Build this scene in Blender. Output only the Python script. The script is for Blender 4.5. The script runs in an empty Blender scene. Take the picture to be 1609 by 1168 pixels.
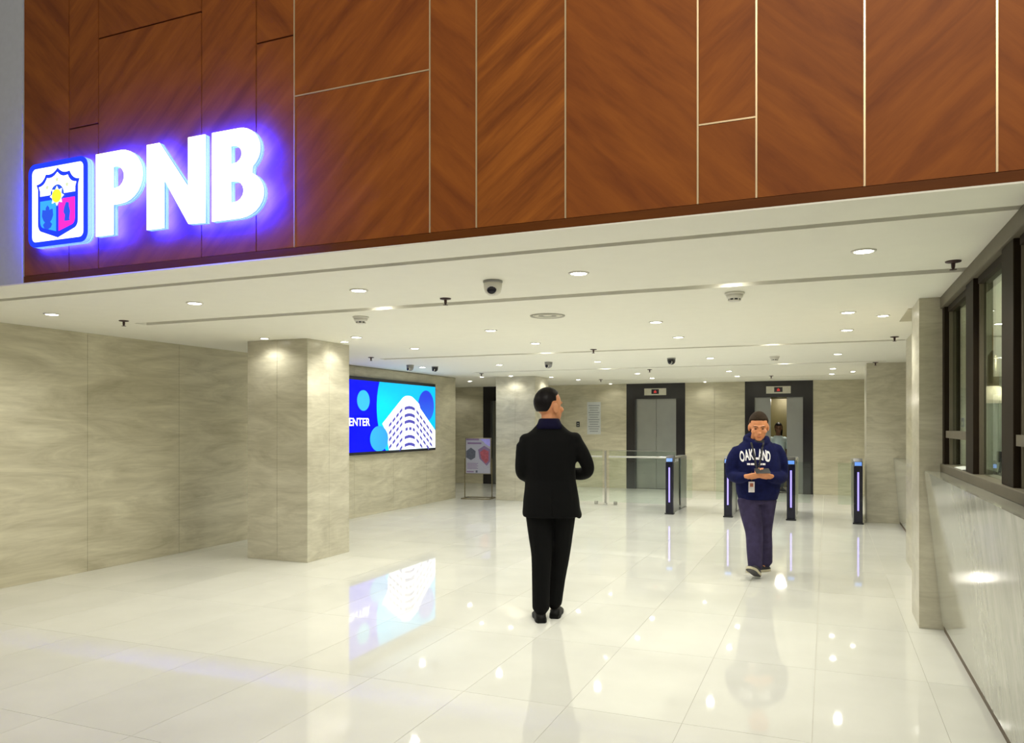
import bpy, bmesh, math, random
from mathutils import Vector, Matrix
from mathutils.bvhtree import BVHTree

random.seed(7)
SC = bpy.context.scene
COL = SC.collection
PI = math.pi
# ------------------------------------------------------------------ camera
YAW = math.atan2(495, 1205)
cd = bpy.data.cameras.new('camera')
cam = bpy.data.objects.new('camera', cd)
COL.objects.link(cam)
cam.location = (0, 0, 1.5)
cam.rotation_euler = (PI / 2, 0, YAW)
cd.sensor_width = 36
cd.lens = 36 * 1205 / 1609
cd.shift_y = 82 / 1609
cd.clip_start = 0.05
SC.camera = cam
# ------------------------------------------------------------------ view, world, big lights
SC.view_settings.view_transform = 'Standard'
SC.view_settings.look = 'None'
SC.view_settings.gamma = 1
SC.view_settings.use_curve_mapping = False
SC.view_settings.exposure = 0.40
try:                                    # keep the render quick: fewer deep bounces, no caustic paths
    SC.cycles.max_bounces = 7
    SC.cycles.diffuse_bounces = 4
    SC.cycles.glossy_bounces = 3
    SC.cycles.transparent_max_bounces = 8
    SC.cycles.caustics_reflective = False
    SC.cycles.caustics_refractive = False
    SC.cycles.light_sampling_threshold = 0.02
except AttributeError:
    pass
LAMP_COL = (1.0, 0.985, 0.885)
LAMP_W = 32
w = bpy.data.worlds.new('world')
SC.world = w
w.use_nodes = True
w.node_tree.nodes['Background'].inputs[0].default_value = (1.0, 0.92, 0.80, 1)
w.node_tree.nodes['Background'].inputs[1].default_value = 0.13


def area_light(name, loc, target, size, sizey, watts, col):
    l = bpy.data.lights.new(name, 'AREA')
    l.shape = 'RECTANGLE'
    l.size = size
    l.size_y = sizey
    l.energy = watts
    l.color = col
    o = bpy.data.objects.new(name, l)
    COL.objects.link(o)
    o.location = loc
    o.rotation_euler = (Vector(target) - Vector(loc)).to_track_quat('-Z', 'Y').to_euler()
    return o


# added fill light for the unseen double-height hall the camera stands in
area_light('hall_fill_light', (0.9, -0.6, 6.0), (-0.8, 2.6, 1.0), 3, 2, 185, (1, 0.93, 0.80))

# ------------------------------------------------------------------ materials
M = {}


def nodes(name):
    m = bpy.data.materials.new(name)
    m.use_nodes = True
    nt = m.node_tree
    M[name] = m
    return m, nt, nt.nodes['Principled BSDF']


def N(nt, t, **kw):
    n = nt.nodes.new(t)
    for k, v in kw.items():
        setattr(n, k, v)
    return n


def mat(name, col, rough=0.5, metal=0.0, noise=0.06, scale=30, emit=None, estr=0, trans=0, ior=1.5, coat=0, alpha=1):
    m, nt, b = nodes(name)
    b.inputs['Roughness'].default_value = rough
    b.inputs['Metallic'].default_value = metal
    b.inputs['IOR'].default_value = ior
    b.inputs['Transmission Weight'].default_value = trans
    b.inputs['Coat Weight'].default_value = coat
    b.inputs['Alpha'].default_value = alpha
    if noise > 0:
        g = N(nt, 'ShaderNodeNewGeometry')
        t = N(nt, 'ShaderNodeTexNoise')
        t.inputs['Scale'].default_value = scale
        t.inputs['Detail'].default_value = 4
        nt.links.new(g.outputs['Position'], t.inputs['Vector'])
        r = N(nt, 'ShaderNodeValToRGB')
        c = Vector(col[:3])
        r.color_ramp.elements[0].position = 0.3
        r.color_ramp.elements[1].position = 0.7
        r.color_ramp.elements[0].color = (*(c * (1 - noise)), 1)
        r.color_ramp.elements[1].color = (*[min(1, q) for q in c * (1 + noise)], 1)
        nt.links.new(t.outputs['Fac'], r.inputs['Fac'])
        nt.links.new(r.outputs['Color'], b.inputs['Base Color'])
    else:
        b.inputs['Base Color'].default_value = (*col[:3], 1)
    if emit:
        b.inputs['Emission Color'].default_value = (*emit, 1)
        b.inputs['Emission Strength'].default_value = estr
    return m


def stone(name, dark, light, rough=0.28, sxy=0.62, sz=2.5, coat=0.15):
    """sandstone with wavy, mostly level veins, in metres so that slabs run on"""
    m, nt, b = nodes(name)
    g = N(nt, 'ShaderNodeNewGeometry')
    mp = N(nt, 'ShaderNodeMapping')
    mp.inputs['Scale'].default_value = (sxy, sxy, sz)
    mp.inputs['Rotation'].default_value = (0.05, 0.05, 0)
    nt.links.new(g.outputs['Position'], mp.inputs['Vector'])
    n1 = N(nt, 'ShaderNodeTexNoise')
    n1.inputs['Scale'].default_value = 1.5
    n1.inputs['Detail'].default_value = 7
    n1.inputs['Roughness'].default_value = 0.62
    n1.inputs['Distortion'].default_value = 1.5
    nt.links.new(mp.outputs['Vector'], n1.inputs['Vector'])
    mp2 = N(nt, 'ShaderNodeMapping')
    mp2.inputs['Scale'].default_value = (sxy * 1.2, sxy * 1.2, sz * 3.4)
    nt.links.new(g.outputs['Position'], mp2.inputs['Vector'])
    n2 = N(nt, 'ShaderNodeTexNoise')
    n2.inputs['Scale'].default_value = 2.4
    n2.inputs['Detail'].default_value = 5
    n2.inputs['Distortion'].default_value = 1.6
    nt.links.new(mp2.outputs['Vector'], n2.inputs['Vector'])
    mx = N(nt, 'ShaderNodeMix', data_type='FLOAT')
    mx.inputs[0].default_value = 0.28
    nt.links.new(n1.outputs['Fac'], mx.inputs[2])
    nt.links.new(n2.outputs['Fac'], mx.inputs[3])
    r = N(nt, 'ShaderNodeValToRGB')
    e = r.color_ramp.elements
    e[0].position = 0.34
    e[1].position = 0.68
    e[0].color = (*dark, 1)
    e[1].color = (*light, 1)
    nt.links.new(mx.outputs[0], r.inputs['Fac'])
    nt.links.new(r.outputs['Color'], b.inputs['Base Color'])
    b.inputs['Roughness'].default_value = rough
    b.inputs['Coat Weight'].default_value = coat
    b.inputs['Coat Roughness'].default_value = 0.08
    bp = N(nt, 'ShaderNodeBump')
    bp.inputs['Strength'].default_value = 0.04
    bp.inputs['Distance'].default_value = 0.01
    nt.links.new(mx.outputs[0], bp.inputs['Height'])
    nt.links.new(bp.outputs['Normal'], b.inputs['Normal'])
    return m


def wood(name, ang, dark, light, stretch=7.0, off=0.0):
    m, nt, b = nodes(name)
    g = N(nt, 'ShaderNodeNewGeometry')
    mr = N(nt, 'ShaderNodeMapping')
    mr.inputs['Rotation'].default_value = (0, math.radians(ang), 0)
    mr.inputs['Location'].default_value = (off, off * 0.7, off * 1.3)
    nt.links.new(g.outputs['Position'], mr.inputs['Vector'])
    ms = N(nt, 'ShaderNodeMapping')
    ms.inputs['Scale'].default_value = (1.0, 1.0, stretch)
    nt.links.new(mr.outputs['Vector'], ms.inputs['Vector'])
    n1 = N(nt, 'ShaderNodeTexNoise')
    n1.inputs['Scale'].default_value = 1.7
    n1.inputs['Detail'].default_value = 8
    n1.inputs['Roughness'].default_value = 0.62
    n1.inputs['Distortion'].default_value = 0.35
    nt.links.new(ms.outputs['Vector'], n1.inputs['Vector'])
    r = N(nt, 'ShaderNodeValToRGB')
    e = r.color_ramp.elements
    e[0].position = 0.25
    e[1].position = 0.75
    e[0].color = (*dark, 1)
    e[1].color = (*light, 1)
    nt.links.new(n1.outputs['Fac'], r.inputs['Fac'])
    nt.links.new(r.outputs['Color'], b.inputs['Base Color'])
    b.inputs['Roughness'].default_value = 0.5
    b.inputs['Specular IOR Level'].default_value = 0.12
    return m


stone('sandstone', (0.42, 0.385, 0.27), (0.67, 0.63, 0.475))
stone('sandstone_column', (0.43, 0.40, 0.30), (0.66, 0.625, 0.50), sxy=1.0, sz=3.0)
stone('marble', (0.30, 0.30, 0.245), (0.52, 0.515, 0.44), rough=0.10, sxy=3.2, sz=0.55, coat=0.25)
WD, WL = (0.17, 0.046, 0.014), (0.36, 0.112, 0.021)
wood('wood_down', 42, WD, WL)
wood('wood_up', -44, WD, (0.34, 0.106, 0.020), off=3.1)
wood('wood_down_strong', 38, (0.14, 0.038, 0.012), (0.40, 0.128, 0.022), stretch=11, off=5.7)
wood('wood_level', 2, (0.10, 0.03, 0.006), (0.16, 0.05, 0.009), off=1.7)
mat('brass_strip', (0.80, 0.62, 0.38), 0.35, 0.6, 0.03)
mat('dark_groove', (0.035, 0.015, 0.012), 0.7, 0, 0.05)


def tile_mat():
    m, nt, b = nodes('floor_tile')
    oi = N(nt, 'ShaderNodeObjectInfo')
    g = N(nt, 'ShaderNodeNewGeometry')
    t = N(nt, 'ShaderNodeTexNoise')
    t.inputs['Scale'].default_value = 2.2
    t.inputs['Detail'].default_value = 6
    nt.links.new(g.outputs['Position'], t.inputs['Vector'])
    a = N(nt, 'ShaderNodeMath', operation='MULTIPLY_ADD')
    nt.links.new(oi.outputs['Random'], a.inputs[0])
    a.inputs[1].default_value = 0.35
    nt.links.new(t.outputs['Fac'], a.inputs[2])
    r = N(nt, 'ShaderNodeValToRGB')
    e = r.color_ramp.elements
    e[0].position = 0.3
    e[1].position = 1.0
    e[0].color = (0.70, 0.70, 0.655, 1)
    e[1].color = (0.80, 0.80, 0.755, 1)
    nt.links.new(a.outputs[0], r.inputs['Fac'])
    nt.links.new(r.outputs['Color'], b.inputs['Base Color'])
    b.inputs['Roughness'].default_value = 0.035
    b.inputs['IOR'].default_value = 1.55


tile_mat()
mat('grout', (0.52, 0.50, 0.44), 0.8)
mat('ceiling_paint', (0.86, 0.845, 0.75), 0.7, 0, 0.01, 8)
mat('slot_paint', (0.40, 0.385, 0.33), 0.8, 0, 0.02)
mat('grey_wall', (0.52, 0.55, 0.60), 0.5, 0, 0.03)
mat('office_paint', (0.72, 0.71, 0.60), 0.6, 0, 0.02)
mat('office_dado', (0.42, 0.45, 0.38), 0.5, 0, 0.03)
mat('office_floor', (0.45, 0.42, 0.35), 0.4)
mat('granite_black', (0.022, 0.020, 0.022), 0.12, 0, 0.35, 180)
mat('steel_door', (0.36, 0.37, 0.36), 0.28, 0.9, 0.05, 3)
mat('steel', (0.55, 0.55, 0.53), 0.25, 1.0, 0.03)
mat('steel_bright', (0.80, 0.80, 0.78), 0.30, 0.9, 0.02)
mat('cream_plate', (0.62, 0.60, 0.50), 0.4)
mat('black_plastic', (0.012, 0.012, 0.016), 0.3, 0, 0.05)
mat('black_gloss', (0.008, 0.008, 0.02), 0.08, 0, 0)
mat('white_plastic', (0.72, 0.70, 0.64), 0.4, 0, 0.02)
mat('grey_plastic', (0.30, 0.30, 0.28), 0.5, 0, 0.03)
mat('dark_red_metal', (0.06, 0.03, 0.03), 0.4, 0.3, 0.05)
mat('lens_glow', (1, 1, 1), 0.4, 0, 0, emit=(1, 0.97, 0.88), estr=14)
mat('pendant_glow', (0.8, 0.7, 0.5), 0.5, 0, 0, emit=(1, 0.88, 0.68), estr=0.5)
mat('led_purple', (0.2, 0.15, 0.9), 0.4, 0, 0, emit=(0.38, 0.32, 1.0), estr=0.95)
mat('reader_blue', (0.05, 0.12, 0.4), 0.2, 0, 0, emit=(0.12, 0.32, 0.85), estr=0.6)
mat('red_led', (0.3, 0.02, 0.02), 0.4, 0, 0, emit=(0.6, 0.04, 0.03), estr=0.5)
mat('frame_bronze', (0.018, 0.011, 0.005), 0.6, 0, 0.1, 12)
mat('frame_bronze_light', (0.13, 0.11, 0.075), 0.55, 0, 0.05, 12)
mat('kick_brown', (0.12, 0.085, 0.05), 0.5)
mat('paper', (0.85, 0.86, 0.84), 0.7, 0, 0.01)
mat('notice_paper', (0.58, 0.60, 0.60), 0.6, 0, 0.03)
mat('notice_ink', (0.33, 0.35, 0.36), 0.7)
mat('sticker_blue', (0.05, 0.16, 0.55), 0.5)


def glass(name, tint, rough=0.0, f0=0.04):
    """thin clear pane: lets light through, mirrors more at grazing angles (Schlick)"""
    m, nt, b = nodes(name)
    out = nt.nodes['Material Output']
    tr = N(nt, 'ShaderNodeBsdfTransparent')
    tr.inputs['Color'].default_value = (*tint, 1)
    gl = N(nt, 'ShaderNodeBsdfGlossy')
    gl.inputs['Roughness'].default_value = rough
    gl.inputs['Color'].default_value = (0.95, 1, 0.98, 1)
    g = N(nt, 'ShaderNodeNewGeometry')
    dt = N(nt, 'ShaderNodeVectorMath', operation='DOT_PRODUCT')
    nt.links.new(g.outputs['Normal'], dt.inputs[0])
    nt.links.new(g.outputs['Incoming'], dt.inputs[1])
    ab = N(nt, 'ShaderNodeMath', operation='ABSOLUTE')
    nt.links.new(dt.outputs['Value'], ab.inputs[0])
    om = N(nt, 'ShaderNodeMath', operation='SUBTRACT')
    om.inputs[0].default_value = 1.0
    nt.links.new(ab.outputs[0], om.inputs[1])
    pw = N(nt, 'ShaderNodeMath', operation='POWER')
    nt.links.new(om.outputs[0], pw.inputs[0])
    pw.inputs[1].default_value = 5.0
    ma_ = N(nt, 'ShaderNodeMath', operation='MULTIPLY_ADD')
    nt.links.new(pw.outputs[0], ma_.inputs[0])
    ma_.inputs[1].default_value = 1 - f0
    ma_.inputs[2].default_value = f0
    mx = N(nt, 'ShaderNodeMixShader')
    nt.links.new(ma_.outputs[0], mx.inputs['Fac'])
    nt.links.new(tr.outputs[0], mx.inputs[1])
    nt.links.new(gl.outputs[0], mx.inputs[2])
    nt.links.new(mx.outputs[0], out.inputs['Surface'])
    nt.nodes.remove(b)
    return m


glass('glass_clear', (0.93, 0.97, 0.94))
glass('glass_window', (0.90, 0.95, 0.88), f0=0.02)
# sign
mat('sign_white', (0.9, 0.9, 0.9), 0.4, 0, 0, emit=(0.93, 0.95, 1.0), estr=1.6)
mat('sign_white_edge', (0.7, 0.85, 0.95), 0.4, 0, 0, emit=(0.08, 0.38, 1.0), estr=0.7)
mat('sign_halo', (0.1, 0.1, 0.8), 0.4, 0, 0, emit=(0.003, 0.006, 1.0), estr=480)
mat('sign_blue', (0.01, 0.03, 0.5), 0.4, 0, 0, emit=(0.005, 0.03, 0.75), estr=1.0)
mat('sign_cyan', (0.05, 0.3, 0.7), 0.4, 0, 0, emit=(0.02, 0.27, 0.85), estr=1.0)
mat('sign_magenta', (0.6, 0.02, 0.4), 0.4, 0, 0, emit=(0.85, 0.015, 0.42), estr=1.0)
mat('sign_yellow', (0.9, 0.8, 0.05), 0.4, 0, 0, emit=(1.0, 0.80, 0.02), estr=1.2)
mat('sign_star', (0.5, 0.6, 0.3), 0.4, 0, 0, emit=(0.48, 0.55, 0.36), estr=0.9)
mat('sign_device', (0.02, 0.06, 0.5), 0.4, 0, 0, emit=(0.01, 0.06, 0.55), estr=1.0)
# screen
mat('screen_blue', (0, 0.0, 0.3), 0.3, 0, 0, emit=(0.0, 0.004, 0.90), estr=0.75)
mat('screen_cyan', (0, 0.3, 0.5), 0.3, 0, 0, emit=(0.0, 0.47, 0.98), estr=0.80)
mat('screen_white', (0.8, 0.8, 0.8), 0.3, 0, 0, emit=(0.92, 0.97, 1.0), estr=0.80)
mat('screen_window', (0.05, 0.05, 0.2), 0.3, 0, 0, emit=(0.045, 0.04, 0.30), estr=1.0)


def grad(name, c0, c1, axis='Y'):
    m, nt, b = nodes(name)
    tc = N(nt, 'ShaderNodeTexCoord')
    sp = N(nt, 'ShaderNodeSeparateXYZ')
    nt.links.new(tc.outputs['Generated'], sp.inputs[0])
    r = N(nt, 'ShaderNodeValToRGB')
    r.color_ramp.elements[0].color = (*c0, 1)
    r.color_ramp.elements[1].color = (*c1, 1)
    nt.links.new(sp.outputs[axis], r.inputs['Fac'])
    nt.links.new(r.outputs['Color'], b.inputs['Emission Color'])
    b.inputs['Emission Strength'].default_value = 0.8
    b.inputs['Base Color'].default_value = (0.02, 0.05, 0.2, 1)


grad('screen_ball', (0.01, 0.55, 0.95), (0.01, 0.05, 0.95))
grad('screen_ball_dark', (0.012, 0.52, 1.0), (0.005, 0.03, 0.75), 'Z')
# poster
mat('poster_paper', (0.36, 0.36, 0.46), 0.35, 0, 0.03)
mat('poster_mauve', (0.20, 0.13, 0.26), 0.5)
mat('poster_red', (0.34, 0.07, 0.10), 0.5, 0, 0.3, 25)
mat('poster_slate', (0.08, 0.09, 0.13), 0.5, 0, 0.2, 25)
mat('poster_violet', (0.36, 0.33, 0.85), 0.4)
mat('stand_bronze', (0.20, 0.17, 0.10), 0.35, 0.6)
# people
mat('skin_back', (0.62, 0.26, 0.12), 0.5, 0, 0.06, 40)
mat('skin', (0.62, 0.25, 0.11), 0.5, 0, 0.06, 40)
mat('skin_dark', (0.20, 0.10, 0.06), 0.5)
mat('hair_black', (0.006, 0.004, 0.005), 0.45, 0, 0.3, 120)
mat('hair_brown', (0.030, 0.018, 0.010), 0.8, 0, 0.3, 120)
mat('suit_black', (0.0028, 0.0028, 0.0030), 0.9, 0, 0.15, 60)
mat('collar_navy', (0.004, 0.003, 0.022), 0.85, 0, 0.15, 60)
mat('shoe_black', (0.005, 0.005, 0.005), 0.5, 0, 0.1)
mat('hoodie_navy', (0.0055, 0.0075, 0.052), 0.9, 0, 0.25, 25)
mat('trouser_plum', (0.040, 0.032, 0.078), 0.9, 0, 0.22, 18)
mat('shirt_black', (0.01, 0.01, 0.012), 0.8)
mat('print_white', (0.85, 0.85, 0.9), 0.7, 0, 0.02)
mat('lanyard_black', (0.012, 0.012, 0.016), 0.6)
mat('sneaker_dark', (0.02, 0.018, 0.03), 0.6)
mat('sneaker_sole', (0.50, 0.46, 0.34), 0.6)
mat('sneaker_tread', (0.06, 0.055, 0.06), 0.7)
mat('badge_white', (0.78, 0.74, 0.80), 0.4)
mat('eye_dark', (0.02, 0.012, 0.01), 0.2)
mat('lip', (0.42, 0.13, 0.08), 0.5)
mat('blouse', (0.62, 0.76, 0.80), 0.7, 0, 0.05)
mat('skirt_dark', (0.03, 0.05, 0.06), 0.7)
mat('car_wall', (0.17, 0.145, 0.055), 0.35, 0.2, 0.1, 6)


for q_ in ('screen_blue', 'screen_cyan', 'hair_black', 'shoe_black', 'frame_bronze', 'hair_brown', 'suit_black', 'collar_navy', 'hoodie_navy', 'trouser_plum'):
    M[q_].node_tree.nodes['Principled BSDF'].inputs['Specular IOR Level'].default_value = 0.15


# ------------------------------------------------------------------ mesh helpers
class B:
    def __init__(s):
        s.bm = bmesh.new()

    def quad(s, vs):
        return s.bm.faces.new([s.bm.verts.new(v) for v in vs])

    def box(s, x0, x1, y0, y1, z0, z1, bev=0, mi=0):
        vs = [s.bm.verts.new(p) for p in ((x0, y0, z0), (x1, y0, z0), (x1, y1, z0), (x0, y1, z0),
                                          (x0, y0, z1), (x1, y0, z1), (x1, y1, z1), (x0, y1, z1))]
        fs = [s.bm.faces.new([vs[i] for i in f]) for f in
              ((0, 3, 2, 1), (4, 5, 6, 7), (0, 1, 5, 4), (1, 2, 6, 5), (2, 3, 7, 6), (3, 0, 4, 7))]
        for f in fs:
            f.material_index = mi
        if bev:
            es = list({e for f in fs for e in f.edges})
            bmesh.ops.bevel(s.bm, geom=es, offset=bev, segments=2, affect='EDGES', profile=0.5)
        return s

    def rings(s, rs, cap=True):
        rows = [[s.bm.verts.new(p) for p in r] for r in rs]
        n = len(rows[0])
        for a, b in zip(rows, rows[1:]):
            for i in range(n):
                s.bm.faces.new((a[i], a[(i + 1) % n], b[(i + 1) % n], b[i]))
        if cap:
            for r, rev in ((rows[0], True), (rows[-1], False)):
                c = s.bm.verts.new(sum((v.co for v in r), Vector()) / n)
                for i in range(n):
                    t = (r[(i + 1) % n], r[i], c) if rev else (r[i], r[(i + 1) % n], c)
                    s.bm.faces.new(t)
        return s

    def lathe(s, prof, c=(0, 0, 0), n=20, cap=True):
        rs = []
        for r, z in prof:
            rs.append([(c[0] + r * math.cos(2 * PI * i / n), c[1] + r * math.sin(2 * PI * i / n), c[2] + z)
                       for i in range(n)])
        return s.rings(rs, cap)

    def limb(s, pts, rad, n=14, ref=(0, 0, 1)):
        """tapered tube through pts; rad per point: r or (ra, rb)"""
        pts = [Vector(p) for p in pts]
        rs = []
        a = None
        for i, p in enumerate(pts):
            d = (pts[min(i + 1, len(pts) - 1)] - pts[max(i - 1, 0)]).normalized()
            if a is None:
                rf = Vector(ref)
                if abs(d.dot(rf)) > 0.95:
                    rf = Vector((0, 1, 0))
                a = d.cross(rf).normalized()
            else:                           # carry the frame along, no flips
                a = (a - d * a.dot(d)).normalized()
            b = d.cross(a).normalized()
            r = rad[i]
            ra, rb = r if isinstance(r, tuple) else (r, r)
            rs.append([p + a * ra * math.cos(2 * PI * k / n) + b * rb * math.sin(2 * PI * k / n) for k in range(n)])
        return s.rings(rs)

    def chain(s, pts, rad, n=14):
        """limb with rounded ends, subdivided smoothly (Catmull-Rom)"""
        P = [Vector(p) for p in pts]
        R = list(rad)
        out, ro = [], []
        for i in range(len(P) - 1):
            p0, p1, p2, p3 = P[max(i - 1, 0)], P[i], P[i + 1], P[min(i + 2, len(P) - 1)]
            for k in range(5):
                t = k / 5
                out.append(0.5 * ((2 * p1) + (p2 - p0) * t + (2 * p0 - 5 * p1 + 4 * p2 - p3) * t * t +
                                  (3 * p1 - p0 - 3 * p2 + p3) * t ** 3))
                ro.append(R[i] * (1 - t) + R[i + 1] * t)
        out.append(P[-1])
        ro.append(R[-1])
        d0 = (out[0] - out[1]).normalized()
        d1 = (out[-1] - out[-2]).normalized()
        out = [out[0] + d0 * ro[0] * 0.7] + out + [out[-1] + d1 * ro[-1] * 0.7]
        ro = [ro[0] * 0.5] + ro + [ro[-1] * 0.5]
        return s.limb(out, ro, n)

    def ball(s, c, r, R=None, nu=20, nv=12):
        c = Vector(c)
        R = R or Matrix.Identity(3)
        rs = []
        for j in range(1, nv):
            t = PI * j / nv
            rs.append([c + R @ Vector((r[0] * math.sin(t) * math.cos(2 * PI * i / nu),
                                       r[1] * math.sin(t) * math.sin(2 * PI * i / nu),
                                       -r[2] * math.cos(t))) for i in range(nu)])
        return s.rings(rs)

    def torso(s, lev, n=28, p=2.4):
        """lev: (z, cx, cy, rx, ry) superellipse levels"""
        rs = []
        for z, cx, cy, rx, ry in lev:
            r = []
            for i in range(n):
                a = 2 * PI * i / n
                ca, sa = math.cos(a), math.sin(a)
                r.append((cx + rx * math.copysign(abs(ca) ** (2 / p), ca),
                          cy + ry * math.copysign(abs(sa) ** (2 / p), sa), z))
            rs.append(r)
        return s.rings(rs)

    def tube(s, pts, r, n=8):
        return s.limb(pts, [r] * len(pts), n)

    def mesh(s, name='m', smooth=False):
        bmesh.ops.recalc_face_normals(s.bm, faces=s.bm.faces)
        me = bpy.data.meshes.new(name)
        s.bm.to_mesh(me)
        s.bm.free()
        if smooth:
            for p in me.polygons:
                p.use_smooth = True
        return me


def link(name, me, m, parent=None, loc=(0, 0, 0), rot=(0, 0, 0)):
    o = bpy.data.objects.new(name, me)
    COL.objects.link(o)
    o.location = loc
    o.rotation_euler = rot
    if m is not None and me is not None and not me.materials:
        for q in (m if isinstance(m, (list, tuple)) else [m]):
            me.materials.append(M[q])
    if parent:
        o.parent = parent
    return o


def ob(name, b, m, parent=None, loc=(0, 0, 0), rot=(0, 0, 0), smooth=False):
    return link(name, b.mesh(name, smooth), m, parent, loc, rot)


def remeshed(b, voxel, smooth=6, fac=0.5):
    me = b.mesh('tmp')
    o = bpy.data.objects.new('tmp', me)
    COL.objects.link(o)
    r = o.modifiers.new('r', 'REMESH')
    r.mode = 'VOXEL'
    r.voxel_size = voxel
    if smooth:
        k = o.modifiers.new('s', 'SMOOTH')
        k.iterations = smooth
        k.factor = fac
    dg = bpy.context.evaluated_depsgraph_get()
    out = bpy.data.meshes.new_from_object(o.evaluated_get(dg))
    bpy.data.objects.remove(o)
    bpy.data.meshes.remove(me)
    for p in out.polygons:
        p.use_smooth = True
    out.materials.clear()
    return out


def shape2d(loops, depth, name='s'):
    """filled outline (with holes) in the XZ plane, thickness along -Y from 0 to -depth"""
    cu = bpy.data.curves.new('c', 'CURVE')
    cu.dimensions = '2D'
    cu.fill_mode = 'BOTH'
    cu.extrude = depth / 2
    for lp in loops:
        sp = cu.splines.new('POLY')
        sp.points.add(len(lp) - 1)
        for q, (x, z) in zip(sp.points, lp):
            q.co = (x, z, 0, 1)
        sp.use_cyclic_u = True
    o = bpy.data.objects.new('c', cu)
    COL.objects.link(o)
    dg = bpy.context.evaluated_depsgraph_get()
    me = bpy.data.meshes.new_from_object(o.evaluated_get(dg))
    bpy.data.objects.remove(o)
    me.transform(Matrix.Rotation(PI / 2, 4, 'X'))
    me.transform(Matrix.Translation((0, -depth / 2, 0)))
    me.materials.clear()
    return me


def ribbon2d(loops, depth):
    """thin wall along an outline in the XZ plane, from y = 0 to -depth"""
    b = B()
    for lp in loops:
        n = len(lp)
        for i in range(n):
            (x0_, z0_), (x1_, z1_) = lp[i], lp[(i + 1) % n]
            b.quad([(x0_, 0, z0_), (x1_, 0, z1_), (x1_, -depth, z1_), (x0_, -depth, z0_)])
    return b.mesh('lip')


def text_mesh(txt, size, depth=0.0, offset=0.0, space=1.0):
    """text in the XZ plane facing -Y, baseline-left at the origin"""
    cu = bpy.data.curves.new('t', 'FONT')
    cu.body = txt
    cu.size = size
    cu.extrude = depth / 2
    cu.offset = offset
    cu.space_character = space
    o = bpy.data.objects.new('t', cu)
    COL.objects.link(o)
    dg = bpy.context.evaluated_depsgraph_get()
    me = bpy.data.meshes.new_from_object(o.evaluated_get(dg))
    bpy.data.objects.remove(o)
    me.transform(Matrix.Rotation(PI / 2, 4, 'X'))
    me.materials.clear()
    return me


def tag(o, label, cat, group=None):
    o['label'] = label
    o['category'] = cat
    if group:
        o['group'] = group
    return o


def struct(o, label=None):
    o['kind'] = 'structure'
    if label:
        o['label'] = label
    return o


def empty(name, loc=(0, 0, 0), rz=0, parent=None):
    o = bpy.data.objects.new(name, None)
    COL.objects.link(o)
    o.location = loc
    o.rotation_euler = (0, 0, rz)
    o.empty_display_size = 0.1
    if parent:
        o.parent = parent
    return o


def arc(cx, cz, rx, rz, a0, a1, n=10):
    return [(cx + rx * math.cos(math.radians(a0 + (a1 - a0) * i / n)),
             cz + rz * math.sin(math.radians(a0 + (a1 - a0) * i / n))) for i in range(n + 1)]


# ------------------------------------------------------------------ the setting
ZC = 2.42           # ceiling height
XL = -6.94          # left wall face
YF = 3.45           # wood wall face
YE = 17.45          # lift wall face
XW = 0.775          # window wall face

# floor: tiles of 0.605 x 1.16 m on a bed
fl = struct(ob('floor', B().box(-11, 3.2, -4, 19.2, -0.08, -0.0025), 'grout'),
            'polished cream stone tile floor reflecting the ceiling lights')
TX, TY = 0.605, 1.16
tme = B().box(-TX / 2 + .0013, TX / 2 - .0013, -TY / 2 + .0013, TY / 2 - .0013, -0.0025, 0).mesh('tile')
tme.materials.append(M['floor_tile'])
nt_ = 0
rest = B()
for j in range(-5, 14):
    for i in range(-18, 6):
        x = -0.066 + TX * (i + .5)
        y = 3.87 + TY * (j + .5)
        inside = -6.94 < x + TX / 2 and x - TX / 2 < 0.85 and y + TY / 2 > 2.2 and y - TY / 2 < 17.5
        hall = y - TY / 2 > 12.7 and y - TY / 2 < 17.5 and x > -10.6 and x < 1.4
        if inside or (hall and x > -9.2):
            o = bpy.data.objects.new('tile', tme)
            COL.objects.link(o)
            o.location = (x, y, 0)
            o.parent = fl
            nt_ += 1
        elif -10.9 < x < 2.9:
            rest.box(x - TX / 2 + .0013, x + TX / 2 - .0013, y - TY / 2 + .0013, y + TY / 2 - .0013, -0.0025, 0)
o = ob('tile_field', rest, 'floor_tile', fl)
o['kind'] = 'stuff'

# ceiling: painted boards with recessed dark slots between them
ce = struct(ob('ceiling', B().box(-11, 3.2, YF + .02, 19.4, ZC + .06, ZC + .14), 'slot_paint'),
            'white lobby ceiling of wide boards parted by recessed slots')
SLOTS = [(3.80, 3.875), (5.19, 5.33), (9.35, 9.49), (12.44, 12.56), (15.75, 15.83)]


def board(x0, x1, y0, y1):
    ob('ceiling_board', B().box(x0, x1, y0, y1, ZC, ZC + .06), 'ceiling_paint', ce)


XA, XB = -5.88, 0.80
edges = [YF + .027] + [q for s_ in SLOTS for q in s_] + [YE + .3]
for k in range(0, len(edges), 2):
    board(XA, XB, edges[k], edges[k + 1])
board(-11, XA, YF + .027, 3.80)
board(XL - .2, XA, 3.875, 9.35)
board(XL + .05, XA, 9.35, 13.86)
board(-11, XA, 13.86, YE + .3)
board(XB, 3.0, YF + .027, YE + .3)
ob('edge_bead', B().box(-11, 3.2, YF - .003, YF + .026, ZC - .002, ZC + .006), 'ceiling_paint', ce)

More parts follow.
